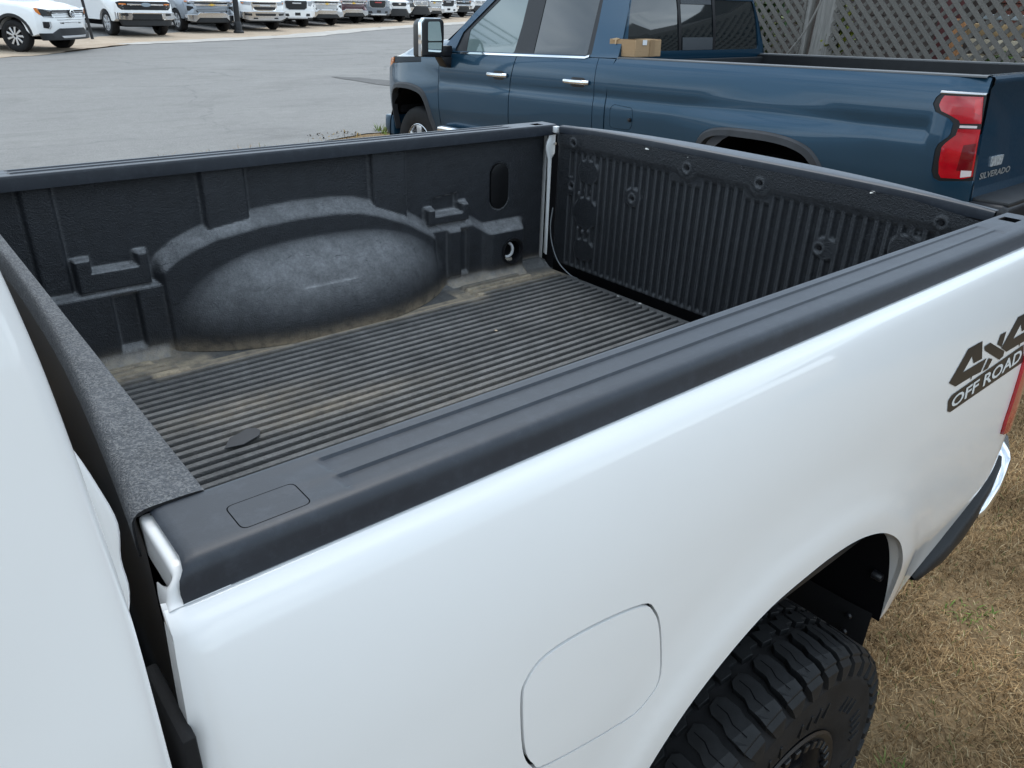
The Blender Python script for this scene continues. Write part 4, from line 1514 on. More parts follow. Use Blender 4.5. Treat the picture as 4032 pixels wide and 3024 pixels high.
FI = inset(FO, (-2.76, .62), .058)
RI = inset(RO, (1.60, .60), .058)
for sgn, fn, inn in ((0, bfn, (0, 1, 0)), (1, bfn2, (0, -1, 0))):
    sp = .035 if sgn == 0 else .12
    panel('front_fender', [(-3.335, 1.335), (-3.27, 1.357), (-3.185, 1.388), (-2.535, 1.424), (-2.545, 1.474), (-2.50, 1.505), (-2.213, 1.520), (-2.216, .72)] + FO[::-1][1:-1] + [(-3.325, .72), (-3.32, 1.05)], [], sp, fn, BLUE, bt, .03, inn)
    panel('front_door', [(-2.206, 1.520), (-2.206, .72), (-1.104, .72), (-1.101, .97), (-1.084, 1.289), (-1.028, 1.513), (-1.024, 1.532)], [], sp, fn, BLUE, bt, .03, inn)
    panel('rear_door', [(-1.094, .72), (-1.091, .97), (-1.074, 1.289), (-1.018, 1.513), (-1.014, 1.532), (-.002, 1.548), (-.004, .72)], [], sp, fn, BLUE, bt, .03, inn)
    panel('cab_corner', [(.004, 1.548), (.004, .72), (.130, .72), (.135, 1.25), (.16, 1.43), (.185, 1.548)], [], sp, fn, BLUE, bt, .03, inn)
    FUELB = roundpoly([(.20, 1.185), (.235, 1.218), (.435, 1.205), (.448, 1.165), (.448, 1.07), (.42, 1.035), (.205, 1.035)], .03, 4)
    top = [(.150, 1.40), (.165, 1.49), (.20, 1.545), (.26, 1.556), (1.3, 1.556), (2.94, 1.556)]
    notch = [(2.945, 1.473), (2.72, 1.462), (2.700, 1.440), (2.692, 1.405), (2.716, 1.365), (2.80, 1.332), (2.824, 1.310), (2.825, 1.255), (2.815, 1.235), (2.775, 1.195), (2.766, 1.16), (2.772, 1.045), (2.79, 1.005), (2.825, .992), (2.985, 1.010)]
    panel('bed_side', top + notch + [(2.992, .72)] + RO[::-1] + [(.145, .72), (.145, 1.25)], [FUELB] if sgn == 0 else [], sp, fn, BLUE, bt, .03, inn)
    if sgn == 0:
        fd = panel('fuel_door', shrink(FUELB, .004), [], .03, bfn, BLUE, bt, .01)
        panel('fuel_recess', shrink(FUELB, -.004), [], .05, lambda u, z: (u, bv(u, z) + .012, z), VOID, bt)
        lathe('latch', [(.0005, -.022), (.012, -.020), (.016, -.005), (.016, .01)], BLACKS, fd, 12, 'y', (.425, bv(.425, 1.115), 1.115))
    # moulded wheel arch trims
    for P_, Q_ in ((FO, FI), (RO, RI)):
        s = []
        for p, q in zip(P_, Q_):
            m1 = tuple((np.array(p) * .72 + np.array(q) * .28))
            rows_ = [(p, 0.002), (m1, -.016), (q, -.018), (q, .05)]
            s.append([(r[0], (bv(r[0], r[1]) + d) if sgn == 0 else WB - bv(r[0], r[1]) - d, r[1]) for r, d in rows_])
        loft('arch_trim', s, FLARE, bt, sharp=40)
    # upper cab: one frame with a dark opening, two panes
    up_out = [(-2.205, 1.530), (-2.13, 1.620), (-1.90, 1.825), (-1.69, 1.998), (-1.60, 2.055), (-.02, 2.07), (.125, 2.03), (.165, 1.86), (.195, 1.66), (.203, 1.555), (-.5, 1.548)]
    opening = [(-1.99, 1.545), (-1.93, 1.712), (-1.545, 2.015), (-.16, 2.02), (-.125, 1.80), (-.098, 1.575), (-.12, 1.562)]
    panel('cab_upper', up_out, [opening], sp, fn, BLUE, bt, .02, inn)
    d2 = (lambda u, z: (u, bv(u, z) + .012, z)) if sgn == 0 else (lambda u, z: (u, WB - bv(u, z) - .012, z))
    fw_ = roundpoly([(-1.812, 1.549), (-1.842, 1.735), (-1.49, 2.005), (-1.10, 2.005), (-1.083, 1.78), (-1.088, 1.553)], .02, 3)
    rw_ = roundpoly([(-.826, 1.556), (-.868, 2.005), (-.205, 2.008), (-.158, 1.566)], .02, 3)
    panel('window_frame', [(p[0], p[1]) for p in shrink(opening, -.006)], [fw_, rw_], .08, d2, BLACKS, bt, .01, inn)
    d3 = (lambda u, z: (u, bv(u, z) + .017, z)) if sgn == 0 else (lambda u, z: (u, WB - bv(u, z) - .017, z))
    panel('front_window', shrink(fw_, -.004), [], .15, d3, GLASSL, bt)
    panel('rear_window', shrink(rw_, -.004), [], .15, d3, GLASS, bt)
    # bright belt moulding
    belt = [(-1.875, 1.533), (-1.012, 1.540), (-.155, 1.549), (-.112, 1.562)]
    s = []
    for u, z in belt:
        s.append([(u, (bv(u, z + dz) + dv) if sgn == 0 else WB - bv(u, z + dz) - dv, z + dz) for dz, dv in ((-.010, .004), (-.009, -.008), (.007, -.008), (.010, .004))])
    loft('belt_moulding', s, CHROME, bt, sharp=40)
    for u0, u1, z0 in ((-1.391, -1.124, 1.362), (-.345, -.066, 1.360)):
        vv = bv(u0, z0)
        cup = roundpoly([(u0 + .07, z0 - .04), (u1 - .04, z0 - .04), (u1 - .04, z0 + .035), (u0 + .07, z0 + .035)], .03, 4)
        if sgn == 0:
            panel('handle_recess', cup, [], .04, lambda u, z: (u, bv(u, z) - .001, z), BLACKS, bt)
            pts = catmull([(u0, vv - .006, z0 + .003), (u0 + .03, vv - .03, z0 + .002), ((u0 + u1) / 2, vv - .038, z0), (u1 - .03, vv - .03, z0), (u1, vv - .006, z0)], 4)
            h = tube('door_handle', pts, .019, CHROME, bt, 10)
# hood, cowl, windscreen, roof
HU = [-3.30, -3.26, -3.20, -3.07, -2.90, -2.70, -2.50, -2.30, -2.12]
HZ = [1.40, 1.478, 1.530, 1.575, 1.600, 1.620, 1.640, 1.658, 1.668]


def hood(U, V):
    zc = np.interp(U, HU, HZ)
    t = np.abs(V - WB / 2) / (WB / 2 - .06)
    edge = np.interp(U, [-3.30, -3.2, -2.55, -2.1], [1.39, 1.452, 1.476, 1.52])
    k = 1 - sstep(t, .70, 1.0)
    z = edge + (zc - edge) * k + .018 * band(t, -.1, .35, .08)
    fr = np.interp(U, [-3.30, -2.9], [1, 0])
    return U, WB / 2 + (V - WB / 2) * (1 - .07 * fr ** 2), z


grid('hood', np.r_[-3.30, -3.28, -3.26, -3.23, np.linspace(-3.2, -2.1, 24)], np.linspace(.06, WB - .06, 48), hood, BLUE, bt)
for sgn in (0, 1):
    f = bfn if sgn == 0 else bfn2
    panel('hood_side_scoop', [(-3.19, 1.394), (-2.54, 1.428), (-2.55, 1.472), (-3.195, 1.456)], [], .04, lambda u, z: (u, f(u, z)[1] + (.02 if sgn == 0 else -.02), z), plain('deep_blue_trim', (.006, .014, .024), .6), bt)
    panel('headlamp', [(-3.335, 1.338), (-3.19, 1.392), (-3.197, 1.447), (-3.28, 1.437)], [], .03, lambda u, z: (u, f(u, z)[1] + (.006 if sgn == 0 else -.006), z), AMBER, bt, .05, (0, 1, 0) if sgn == 0 else (0, -1, 0))
    y0_ = .07 if sgn == 0 else WB - .40
    prism('bumper_corner', roundpoly([(-3.41, .835), (-3.43, .70), (-3.37, .62), (-3.24, .62), (-3.245, .84)], .02, 3), 'y', y0_, y0_ + .33, BLUE, bt, .02)
box('grille', (-3.40, .16, .86), (-3.20, WB - .16, 1.40), BLACKS, bt, .03)
for k in range(5):
    box('grille_bar', (-3.43, .20, .93 + k * .09), (-3.39, WB - .20, .96 + k * .09), CHROME, bt, .006)
box('front_bumper', (-3.47, .35, .62), (-3.25, WB - .35, .86), CHROME, bt, .04, 3)
loft('windscreen', [[(-2.13 + .02 * math.cos(t * PI), .08 + (WB - .16) * (t * .5 + .5), 1.635), (-1.62, .30 + (WB - .60) * (t * .5 + .5), 2.055)] for t in np.linspace(-1, 1, 9)], GLASS, bt)
loft('roof', [[(-1.61, v, 2.054 + .03 * (1 - ((v - WB / 2) / .8) ** 2)), (-.9, v, 2.085 + .04 * (1 - ((v - WB / 2) / .8) ** 2)), (.0, v, 2.062 + .03 * (1 - ((v - WB / 2) / .8) ** 2)), (.125, v, 2.03)] for v in np.linspace(.255, WB - .255, 12)], BLUE, bt)


# back of the cab with its sliding window
def backu(z):
    return float(np.interp(z, [1.2, 1.55, 1.66, 1.86, 2.03], [.14, .203, .195, .165, .125]))


cab_b = [(.055, 1.25), (.055, 1.55), (.10, 1.66), (.175, 1.86), (.245, 2.03), (WB - .245, 2.03), (WB - .175, 1.86), (WB - .10, 1.66), (WB - .055, 1.55), (WB - .055, 1.25)]
rg = roundpoly([(.155, 1.600), (.20, 1.86), (.235, 1.995), (WB - .235, 1.995), (WB - .20, 1.86), (WB - .155, 1.600)], .03, 3)
panel('cab_back', cab_b, [rg], .08, lambda v, z: (backu(z), v, z), BLUE, bt, .015, (-1, 0, 0))
bgl = panel('back_window', shrink(rg, -.006), [], .2, lambda v, z: (backu(z) - .010, v, z), GLASS, bt)
for a, b in ((.80, .835), (1.265, 1.30)):
    panel('slider_frame', [(a, 1.60), (b, 1.60), (b, 2.0), (a, 2.0)], [], .3, lambda v, z: (backu(z) - .003, v, z), BLACKS, bgl)
panel('slider_panel', [(.85, 1.603), (1.26, 1.603), (1.26, 1.70), (.85, 1.70)], [], .3, lambda v, z: (backu(z) - .0035, v, z), plain('grey_trim', (.055, .062, .07), .4), bgl)
panel('slider_panel', [(.84, 1.955), (1.25, 1.955), (1.25, 2.0), (.84, 2.0)], [], .3, lambda v, z: (backu(z) - .0035, v, z), plain('grey_trim', (.055, .062, .07), .4), bgl)
# bed inside, rails, bed front
for sgn in (0, 1):
    m = (lambda v: v) if sgn == 0 else (lambda v: WB - v)
    loft('bed_rail_cap', [[(u, m(.050), 1.552), (u, m(.052), 1.560), (u, m(.062), 1.564), (u, m(.115), 1.564), (u, m(.125), 1.560), (u, m(.127), 1.535), (u, m(.128), 1.500)] for u in (.20, .8, 1.6, 2.4, 2.93)], plain('rail_trim', (.10, .105, .11), .35), bt, sharp=35)
    box('bed_inner_wall', (.21, min(m(.14), m(.17)), 1.25), (2.93, max(m(.14), m(.17)), 1.552), BLACK, bt)
box('bed_front_wall', (.225, .14, .90), (.275, WB - .14, 1.535), BLACK, bt, .008)
box('bed_floor', (.22, .15, .86), (2.95, WB - .15, .90), BLACK, bt)
# tailgate, tail lamps
loft('tailgate', [[(2.83, v, 1.556), (2.92, v, 1.560), (2.955, v, 1.557), (2.965, v, 1.545), (2.965, v, 1.52), (2.953, v, 1.495), (2.965, v, 1.30), (2.985, v, 1.02), (2.994, v, .97), (2.996, v, .82)] for v in np.r_[.082, .10, np.linspace(.2, WB - .2, 10), WB - .10, WB - .082]], BLUE, bt, sharp=50)

for sgn in (0, 1):
    f = (lambda u, z, d=0: (u, bv(u, z) + d, z)) if sgn == 0 else (lambda u, z, d=0: (u, WB - bv(u, z) - d, z))
    lf = notch + []
    hs = panel('tail_lamp', [(2.94, 1.480)] + [(p[0] - .004, p[1] + (.004 if p[1] > 1.45 else 0)) for p in notch[1:14]] + [(2.985, 1.005), (2.967, 1.21), (2.947, 1.44)], [], .04, lambda u, z: f(u, z, .006), BLACKS, bt)
    lens1 = [(2.745, 1.452), (2.933, 1.455), (2.958, 1.318), (2.862, 1.312), (2.852, 1.328), (2.80, 1.352), (2.748, 1.372), (2.730, 1.40), (2.734, 1.43)]
    lens2 = [(2.858, 1.284), (2.961, 1.288), (2.967, 1.21), (2.981, 1.035), (2.94, 1.018), (2.832, 1.012), (2.815, 1.035), (2.803, 1.10), (2.800, 1.180), (2.815, 1.205), (2.855, 1.25)]
    bar_ = [(2.862, 1.290), (2.945, 1.293), (2.944, 1.306), (2.863, 1.303)]
    panel('lens', lens1, [], .03, lambda u, z: f(u, z, -.004), RED, hs, .006, (0, 1, 0) if sgn == 0 else (0, -1, 0))
    panel('lens', lens2, [], .03, lambda u, z: f(u, z, -.004), RED, hs, .006, (0, 1, 0) if sgn == 0 else (0, -1, 0))
    panel('lens_bar', bar_, [], .03, lambda u, z: f(u, z, -.005), PINK, hs)
    panel('lens_facet', [(2.90, 1.44), (2.928, 1.445), (2.945, 1.36), (2.91, 1.375)], [], .03, lambda u, z: f(u, z, -.0055), plain('bright_red_lens', (.62, .008, .015), .1, coat=1), hs)
    panel('lens_facet', [(2.905, 1.20), (2.962, 1.215), (2.97, 1.06), (2.90, 1.06)], [], .03, lambda u, z: f(u, z, -.0052), REDDARK, hs)
    panel('reverse_lamp', [(2.926, 1.024), (2.974, 1.036), (2.972, 1.066), (2.922, 1.064)], [], .03, lambda u, z: f(u, z, -.0058), PINK, hs)
    loft('lamp_trim', [[f(u, 1.476, -.004), f(u, 1.470, -.010), f(u, 1.462, -.006)] for u in (2.72, 2.80, 2.90, 2.945)], DULLCHROME, hs)
# name badge and price tag on the gate
V, F = text_mesh('SILVERADO', 1.0)
V = np.array(V)
kx = .44 / (V[:, 0].max() - V[:, 0].min())
V3 = [(2.9905, .135 + (v[0] - V[:, 0].min()) * kx, 1.012 + v[1] * .050) for v in V]
mesh('badge', V3, F, plain('badge_bright', (.62, .62, .60), .3, .7), bt, False)['kind'] = 'stuff'
box('sticker', (2.978, .27, 1.07), (2.9895, .42, 1.125), plain('sticker_silver', (.50, .52, .53), .3, .4, var=.5, vscale=60), bt)
box('rear_bumper', (2.96, .06, .62), (3.20, WB - .06, .90), BLACKS, bt, .04, 3)
box('bumper_step', (2.98, .10, .885), (3.19, WB - .10, .915), BLACK, bt, .01)
# towing mirror
mir = empty('door_mirror', (0, 0, 0))
mir.parent = bt
msh = roundpoly([(-.325, 1.495), (-.312, 1.79), (-.275, 1.828), (-.075, 1.826), (-.055, 1.80), (-.058, 1.66), (-.082, 1.512), (-.10, 1.488)], .02, 4)
prism('mirror_shell', msh, 'x', -2.16, -2.0, BLACKS, mir, .012, 2)
prism('mirror_glass', roundpoly([(-.252, 1.635), (-.243, 1.803), (-.108, 1.805), (-.090, 1.635)], .015, 3), 'x', -2.0005, -1.997, plain('mirror_silver', (.55, .62, .62), .02, 1.0), mir)
prism('mirror_glass', roundpoly([(-.252, 1.535), (-.252, 1.622), (-.090, 1.622), (-.103, 1.535)], .012, 3), 'x', -2.0005, -1.997, plain('mirror_silver', (.55, .62, .62), .02, 1.0), mir)
prism('mirror_shell_trim', roundpoly([(-.330, 1.50), (-.318, 1.80), (-.28, 1.838), (-.09, 1.836), (-.09, 1.824), (-.27, 1.822), (-.308, 1.785), (-.320, 1.50)], .004, 2), 'x', -2.06, -2.004, CHROME, mir, .004, 1)
box('mirror_arm', (-2.10, -.09, 1.495), (-2.01, .045, 1.592), BLACKS, mir, .012)
prism('mirror_foot', [(-.10, 1.49), (.075, 1.495), (.06, 1.43), (.03, 1.385), (-.04, 1.40)], 'x', -2.13, -2.0, BLACKS, mir, .012)
copy = None
tube('step_bar', [(-2.16, -.03, .800), (-2.05, -.06, .812), (-1.0, -.08, .800), (-.1, -.08, .800), (.0, -.03, .79)], .034, CHROME, bt, 10)
# wheels
bwheel = None
for u in (-2.76, 1.60):
    for v, rz in ((.075, 0), (WB - .075, PI)):
        if bwheel is None:
            bwheel = empty('wheel', (u, v, .545))
            bwheel.parent = bt
            lathe('tyre', [(.235, .03), (.25, .012), (.30, .0), (.36, .002), (.395, .012), (.412, .03), (.42, .06), (.42, .22), (.41, .26), (.36, .28), (.24, .27)], TYRE, bwheel, 56, 'y')
            lathe('rim', [(.236, .028), (.244, .018), (.236, .014), (.222, .03), (.215, .07), (.20, .09)], ALLOY, bwheel, 48, 'y')
            lathe('hub', [(.0005, .012), (.05, .014), (.062, .03), (.07, .06), (.215, .10)], BLACKS, bwheel, 32, 'y')
            sp0 = None
            for k in range(6):
                if sp0 is None:
                    sp0 = prism('spoke', [(-.030, .05), (.030, .05), (.042, .13), (.052, .225), (-.052, .225), (-.042, .13)], 'y', .022, .06, ALLOY, bwheel, .008)
                else:
                    c = sp0.copy()
                    COL.objects.link(c)
                    c.parent = bwheel
                    c.rotation_euler = (0, k * PI / 3, 0)
        else:
            c = copy_tree(bwheel, bt)
            c.location = (u, v, .545)
            c.rotation_euler = (0, 0, rz)
for u in (-2.76, 1.60):                                 # dark wheel houses
    lathe('wheel_house', [(.56, .03), (.56, .55), (.2, .56)], VOID, bt, 40, 'y', (u, 0.03, .60))
    lathe('wheel_house', [(.56, -.03), (.56, -.55), (.2, -.56)], VOID, bt, 40, 'y', (u, WB - 0.03, .60))
box('underbody', (-3.1, .35, .55), (2.9, WB - .35, .80), BLACK, bt)

# cardboard box on the blue truck's rail
cbx = empty('cardboard_box')
cbx.matrix_world = bt.matrix_world @ Matrix.Translation((.200, .205, 1.566)) @ Matrix.Rotation(.02, 4, 'Z')
tag(cbx, 'brown cardboard box with torn flaps on the front corner of the blue truck bed rail', 'cardboard box')
box('carton', (-.135, -.11, 0), (.140, .20, .122), CARDM, cbx, .003, 1, .003)
box('flap', (-.132, -.108, .122), (.137, .05, .1245), CARDM, cbx, .0, 1, .003)
box('flap', (-.130, .055, .123), (.135, .198, .1260), CARDM, cbx, 0, 1, .004)
prism('torn_flap', [(-.10, .128), (-.06, .134), (-.02, .131), (-.04, .125), (-.055, .118), (-.060, .088), (-.072, .090), (-.070, .118), (-.095, .121)], 'y', -.118, -.1145, plain('card_inner', (.58, .42, .26), .8), cbx)
box('tape', (.1420, .055, .001), (.1445, .115, .120), TAPEM, cbx)
box('label', (.1446, -.035, .085), (.1460, .015, .121), PAPER, cbx)

# ================================================================== lattice fence and what stands behind it
fence = empty('lattice_fence', (7.8, 3.2, 0))
tag(fence, 'weathered grey wooden lattice fence behind the blue truck', 'fence')
FX = 7.8


def slat(y0, y1, z0, z1, c, sgn, x):
    """diagonal slat clipped to the panel rectangle: z = c + sgn * y"""
    w_ = (.0205 if sgn > 0 else .0180) * math.sqrt(2)
    poly = [(y0 - 9, c - w_ + sgn * (y0 - 9)), (y1 + 9, c - w_ + sgn * (y1 + 9)), (y1 + 9, c + w_ + sgn * (y1 + 9)), (y0 - 9, c + w_ + sgn * (y0 - 9))]

    def clip(P, k, lim, keep_low):
        out_ = []
        for i in range(len(P)):
            a, b = P[i], P[(i + 1) % len(P)]
            ia = a[k] <= lim if keep_low else a[k] >= lim
            ib = b[k] <= lim if keep_low else b[k] >= lim
            if ia:
                out_.append(a)
            if ia != ib:
                t = (lim - a[k]) / (b[k] - a[k])
                out_.append((a[0] + (b[0] - a[0]) * t, a[1] + (b[1] - a[1]) * t))
        return out_
    for k, lim, low_ in ((0, y0, False), (0, y1, True), (1, z0, False), (1, z1, True)):
        if len(poly) < 3:
            return
        poly = clip(poly, k, lim, low_)
    if len(poly) < 3:
        return
    j = random.uniform(-.002, .002)
    o = prism('slat', [(p[0] - 3.2, p[1]) for p in poly], 'x', x - .007 + j - FX, x + .007 + j - FX, SLATM, fence)
    o.data.shade_flat()


PH = .116
for y0, y1 in ((.55, 3.88), (4.20, 6.6)):
    for layer, sgn, x in ((0, 1, FX - .009), (1, -1, FX + .009)):
        cs = np.arange(-8, 12, PH)
        for c in cs:
            slat(y0, y1, .12, 2.42, c + random.uniform(-.006, .006), sgn, x)
    for ya in (y0, y1):
        box('end_post', (.012, ya - .045 - 3.2, 0), (.10, ya + .045 - 3.2, 2.5), POSTM, fence, .004)
    box('rail', (.012, y0 - 3.2, 2.42), (.05, y1 - 3.2, 2.50), SLATM, fence, .003)
# old split trunk standing in the gap of the fence
trunk = empty('tree_stump', (7.95, 4.04, 0))
tag(trunk, 'tall weathered grey wooden stump in the gap of the lattice fence', 'tree trunk')
rr_ = []
for z in np.linspace(0, 3.0, 16):
    s = []
    for k in range(20):
        a = 2 * PI * k / 20
        r = (.17 - .025 * z / 3) * (1 + .10 * math.sin(3 * a + .6 * z) + .06 * math.sin(7 * a + 1.4)) * (1.0 + .25 * max(0, 1.7 - z) * .4)
        s.append((r * math.cos(a), r * math.sin(a) * .9 - .03 * z, z))
    rr_.append(s)
loft('trunk', rr_, POSTM, trunk, True, True)
stick = tube('fallen_branch', catmull([(7.72, 4.62, .9), (7.70, 4.40, 1.32), (7.70, 4.12, 1.72), (7.70, 3.98, 2.05), (7.71, 3.93, 2.3)], 4), .0105, POSTM, None, 6)
tag(stick, 'thin grey branch leaning on the lattice beside the stump', 'branch')


def leaves(name, c, r, n, size, cols, seed, label, cat, stem=True):
    rn = np.random.default_rng(seed)
    root = empty(name, (c[0], c[1], float(gz(c[0], c[1]))))
    tag(root, label, cat)
    zc = c[2] - root.location.z
    P = rn.normal(0, .5, (n, 3)) * np.array(r) + np.array((0, 0, zc))
    V, F, CC = [], [], []
    for i, p in enumerate(P):
        d = Vector(rn.normal(0, 1, 3)).normalized()
        q = d.cross(Vector(rn.normal(0, 1, 3))).normalized()
        s = size * rn.uniform(.6, 1.4)
        b = len(V)
        p = Vector(p)
        V += [p, p + d * s * .5 + q * s * .32, p + d * s, p + d * s * .5 - q * s * .32]
        F.append((b, b + 1, b + 2, b + 3))
        cl_ = np.array(cols[rn.integers(len(cols))]) * rn.uniform(.6, 1.3)
        CC += [(*cl_, 1)] * 4
    o = mesh('foliage', V, F, LEAFM, root, False, {'Col': CC})
    o['kind'] = 'stuff'
    if stem:
        for k in range(4):
            tube('stem', catmull([(rn.normal(0, .05), rn.normal(0, .08), 0), (rn.normal(0, .08), rn.normal(0, .1), zc * .5), (rn.normal(0, .1), rn.normal(0, .15), zc + r[2] * .5)], 3), .008, POSTM, root, 5)
    return root


leaves('climbing_vine', (7.90, 3.86, 1.75), (.05, .10, .42), 420, .075, [(.20, .26, .03), (.30, .33, .05), (.10, .16, .03), (.38, .36, .08)], 4, 'yellow green climbing vine on the lattice to the right of the stump', 'vine')
leaves('leafy_shrub', (7.98, 2.24, 1.52), (.10, .13, .14), 260, .06, [(.06, .13, .03), (.09, .17, .04), (.12, .20, .05)], 5, 'small green shrub poking up behind the lattice at the right edge', 'shrub')
leaves('dark_shrub', (8.5, 5.25, 1.75), (.35, .30, .45), 700, .09, [(.03, .07, .02), (.05, .10, .03), (.14, .16, .06)], 6, 'dark green shrub behind the lattice next to the blue cab', 'shrub')

# shed behind the middle of the fence
shed = empty('timber_shed', (9.9, 5.15, 0))
tag(shed, 'dark timber board shed behind the middle of the lattice fence', 'shed')
SHM = mk_wood('dark_board', (.045, .036, .032), (.12, .10, .09), (3, 3, 40))
for k in range(14):
    box('board', (0 + random.uniform(-.004, .004), -1.35, .1 + k * .18), (.03, 1.7, .1 + k * .18 + .172), SHM, shed)
box('shed_wall', (.035, -1.35, 0), (1.8, 1.7, 2.7), SHM, shed)
mp_ = box('painted_post', (9.0, 3.20, 0), (9.14, 3.37, 2.6), plain('maroon_wood', (.085, .022, .022), .7, var=.3), None, .006)
tag(mp_, 'dark red painted post behind the lattice', 'post')
op_ = box('timber_post', (8.75, 2.99, 0), (8.84, 3.09, 1.90), plain('orange_pine', (.42, .20, .085), .7, var=.35, vscale=20), None, .004)
tag(op_, 'orange pine post behind the lattice left of the cream boards', 'post')
st = empty('board_stack', (9.2, 2.45, 0))
tag(st, 'stack of cream coloured boards behind the right end of the lattice', 'board stack')
CRM = plain('cream_board', (.52, .46, .34), .75, var=.25, vscale=7)
zz0 = .05
for k in range(14):
    hh = random.uniform(.10, .17)
    box('board', (random.uniform(-.05, .05), -1.0 + random.uniform(-.1, .1), zz0), (.35, .66 + random.uniform(-.08, .05), zz0 + hh), CRM if k % 4 != 2 else plain('tan_board', (.36, .25, .13), .75, var=.3), st, .006)
    zz0 += hh + random.uniform(.012, .05)
    if zz0 > 1.84:
        break
box('tarp', (.02, -1.05, zz0), (.40, .60, zz0 + .05), plain('blue_grey_tarp', (.36, .42, .45), .4, var=.2), st, .01)
bh = empty('brick_house', (11.6, 2.4, 0))
tag(bh, 'red brick house wall beyond the right end of the lattice', 'house')
BRK = plain('brick_red', (.20, .075, .055), .85, var=.35, vscale=11, bump=.4, bscale=90)
box('wall', (.04, -3.2, 0), (5, 1.7, 3.6), plain('mortar', (.28, .25, .22), .9), bh)
bk = None
for r_ in range(14):
    for q_ in range(18):
        y_ = -2.7 + q_ * .225 + (.112 if r_ % 2 else 0)
        z_ = 1.55 + r_ * .076
        if bk is None:
            bk = box('brick', (0, 0, 0), (.06, .213, .066), BRK, bh, .004, 1)
            bk.location = (0, y_, z_)
        else:
            c = bk.copy()
            COL.objects.link(c)
            c.parent = bh
            c.location = (random.uniform(-.004, .004), y_, z_)
prism('roof', [(-3.5, 3.5), (2.0, 3.5), (-.75, 4.9)], 'x', -.2, 5.2, plain('roof_shingle', (.07, .065, .06), .9, var=.3), bh)

# brown house to the right of the frame: the back window and tailgate of the blue truck mirror it
rh = empty('brown_house', (11.5, -3.2, 0), (0, 0, math.radians(12)))
tag(rh, 'brown boarded house out of frame, mirrored in the back window of the blue truck', 'house')
BRN = mk_wood('brown_board', (.060, .038, .026), (.115, .078, .056), (3, 3, 40))
box('wall', (.06, -4.2, 0), (5.0, 4.2, 3.2), plain('dark_wall', (.03, .024, .02), .8), rh)
for k in range(15):
    if 4 < k < 7:
        continue
    box('board', (.0, -4.2, .05 + k * .205), (.058, 4.2, .05 + k * .205 + .19), BRN, rh)
for y in (-3.0, -1.0, 1.0, 3.0):
    box('porch_post', (-1.35, y - .07, 0), (-1.21, y + .07, 2.55), BRN, rh)
box('porch_beam', (-1.40, -4.2, 2.50), (-1.18, 4.2, 2.72), BRN, rh)
box('porch_floor', (-1.5, -4.2, 0), (.05, 4.2, .35), SHM, rh)
prism('roof', [(-1.8, 2.72), (2.5, 4.6), (6.0, 3.0)], 'y', -4.5, 4.5, plain('roof_shingle', (.07, .065, .06), .9, var=.3), rh)

# ================================================================== cars across the road


def plan(v, k=.16, L_=.7):
    t = max(0.0, min(1.0, (v.x + L_) / L_))
    return Vector((v.x - k * abs(v.y) ** 3 * t, v.y, v.z))


def body_loft(name, poly, hw, mat, parent, drop=.07, k=.16, sharp=50):
    ys_ = [-1, -.985, -.95, -.9, -.75, -.5, -.25, 0, .25, .5, .75, .9, .95, .985, 1]
    secs_ = []
    for t in ys_:
        a = abs(t)
        d = drop * max(0, (a - .86) / .14) ** 2
        s = []
        for x, z in poly:
            zz = z - d * (1 if z > .95 else 0) * (.6 if x < -1.3 else 1.0)
            xx = x - d * .8 * (1 if x > -.3 else 0) + d * .8 * (1 if x < -4.6 else 0)
            s.append(plan(Vector((xx, t * hw, zz)), k))
        secs_.append(s)
    return loft(name, secs_, mat, parent, True, True, sharp)


def arc(cx, cz, r, a0, a1, n=9):
    return [(cx + r * math.cos(a), cz + r * math.sin(a)) for a in np.linspace(a0, a1, n)]


def front_piece(name, poly, mat, parent, d=.03, x0=.0, bev=.006, k=.16):
    dp = densify(poly, .12)
    return prism(name, dp, 'x', x0 - .06, x0 + d, mat, parent, bev, 1, lambda v: plan(v, k))


def mir(poly):
    return [(-y, z) for y, z in poly][::-1]


def car_wheel(parent, x, y, r=.40, wdt=.26, rimm=ALLOY, proto=[None]):
    key = (r, rimm.name)
    if proto[0] is None:
        proto[0] = {}
    if key not in proto[0]:
        wl = empty('wheel', (x, y, r))
        wl.parent = parent
        ri = r * .60
        lathe('tyre', [(ri, .02), (ri + .02, .006), (r * .86, .0), (r * .96, .02), (r, .05), (r, wdt - .05), (r * .95, wdt), (ri, wdt)], TYRE, wl, 36)
        rm = lathe('rim', [(ri + .004, .022), (ri + .006, .012), (ri - .012, .012), (ri - .02, .05), (.06, .09), (.001, .09)], BLACKS if rimm is not ALLOY else DULLCHROME, wl, 32)
        s0 = None
        ns = 6 if r > .39 else 9
        for k_ in range(ns):
            if s0 is None:
                wsp = .055 if r > .39 else .036
                s0 = prism('spoke', [(-wsp * .5, .03), (wsp * .5, .03), (wsp, ri - .01), (-wsp, ri - .01)] if r > .39 else [(-.02, .03), (.02, .03), (.075, ri - .01), (.015, ri - .01)], 'y', .008, .04, ALLOY, wl, .006, 1)
            else:
                c_ = s0.copy()
                COL.objects.link(c_)
                c_.parent = wl
                c_.rotation_euler = (0, k_ * 2 * PI / ns, 0)
        proto[0][key] = wl
        return wl
    c_ = copy_tree(proto[0][key], parent)
    c_.location = (x, y, r)
    return c_


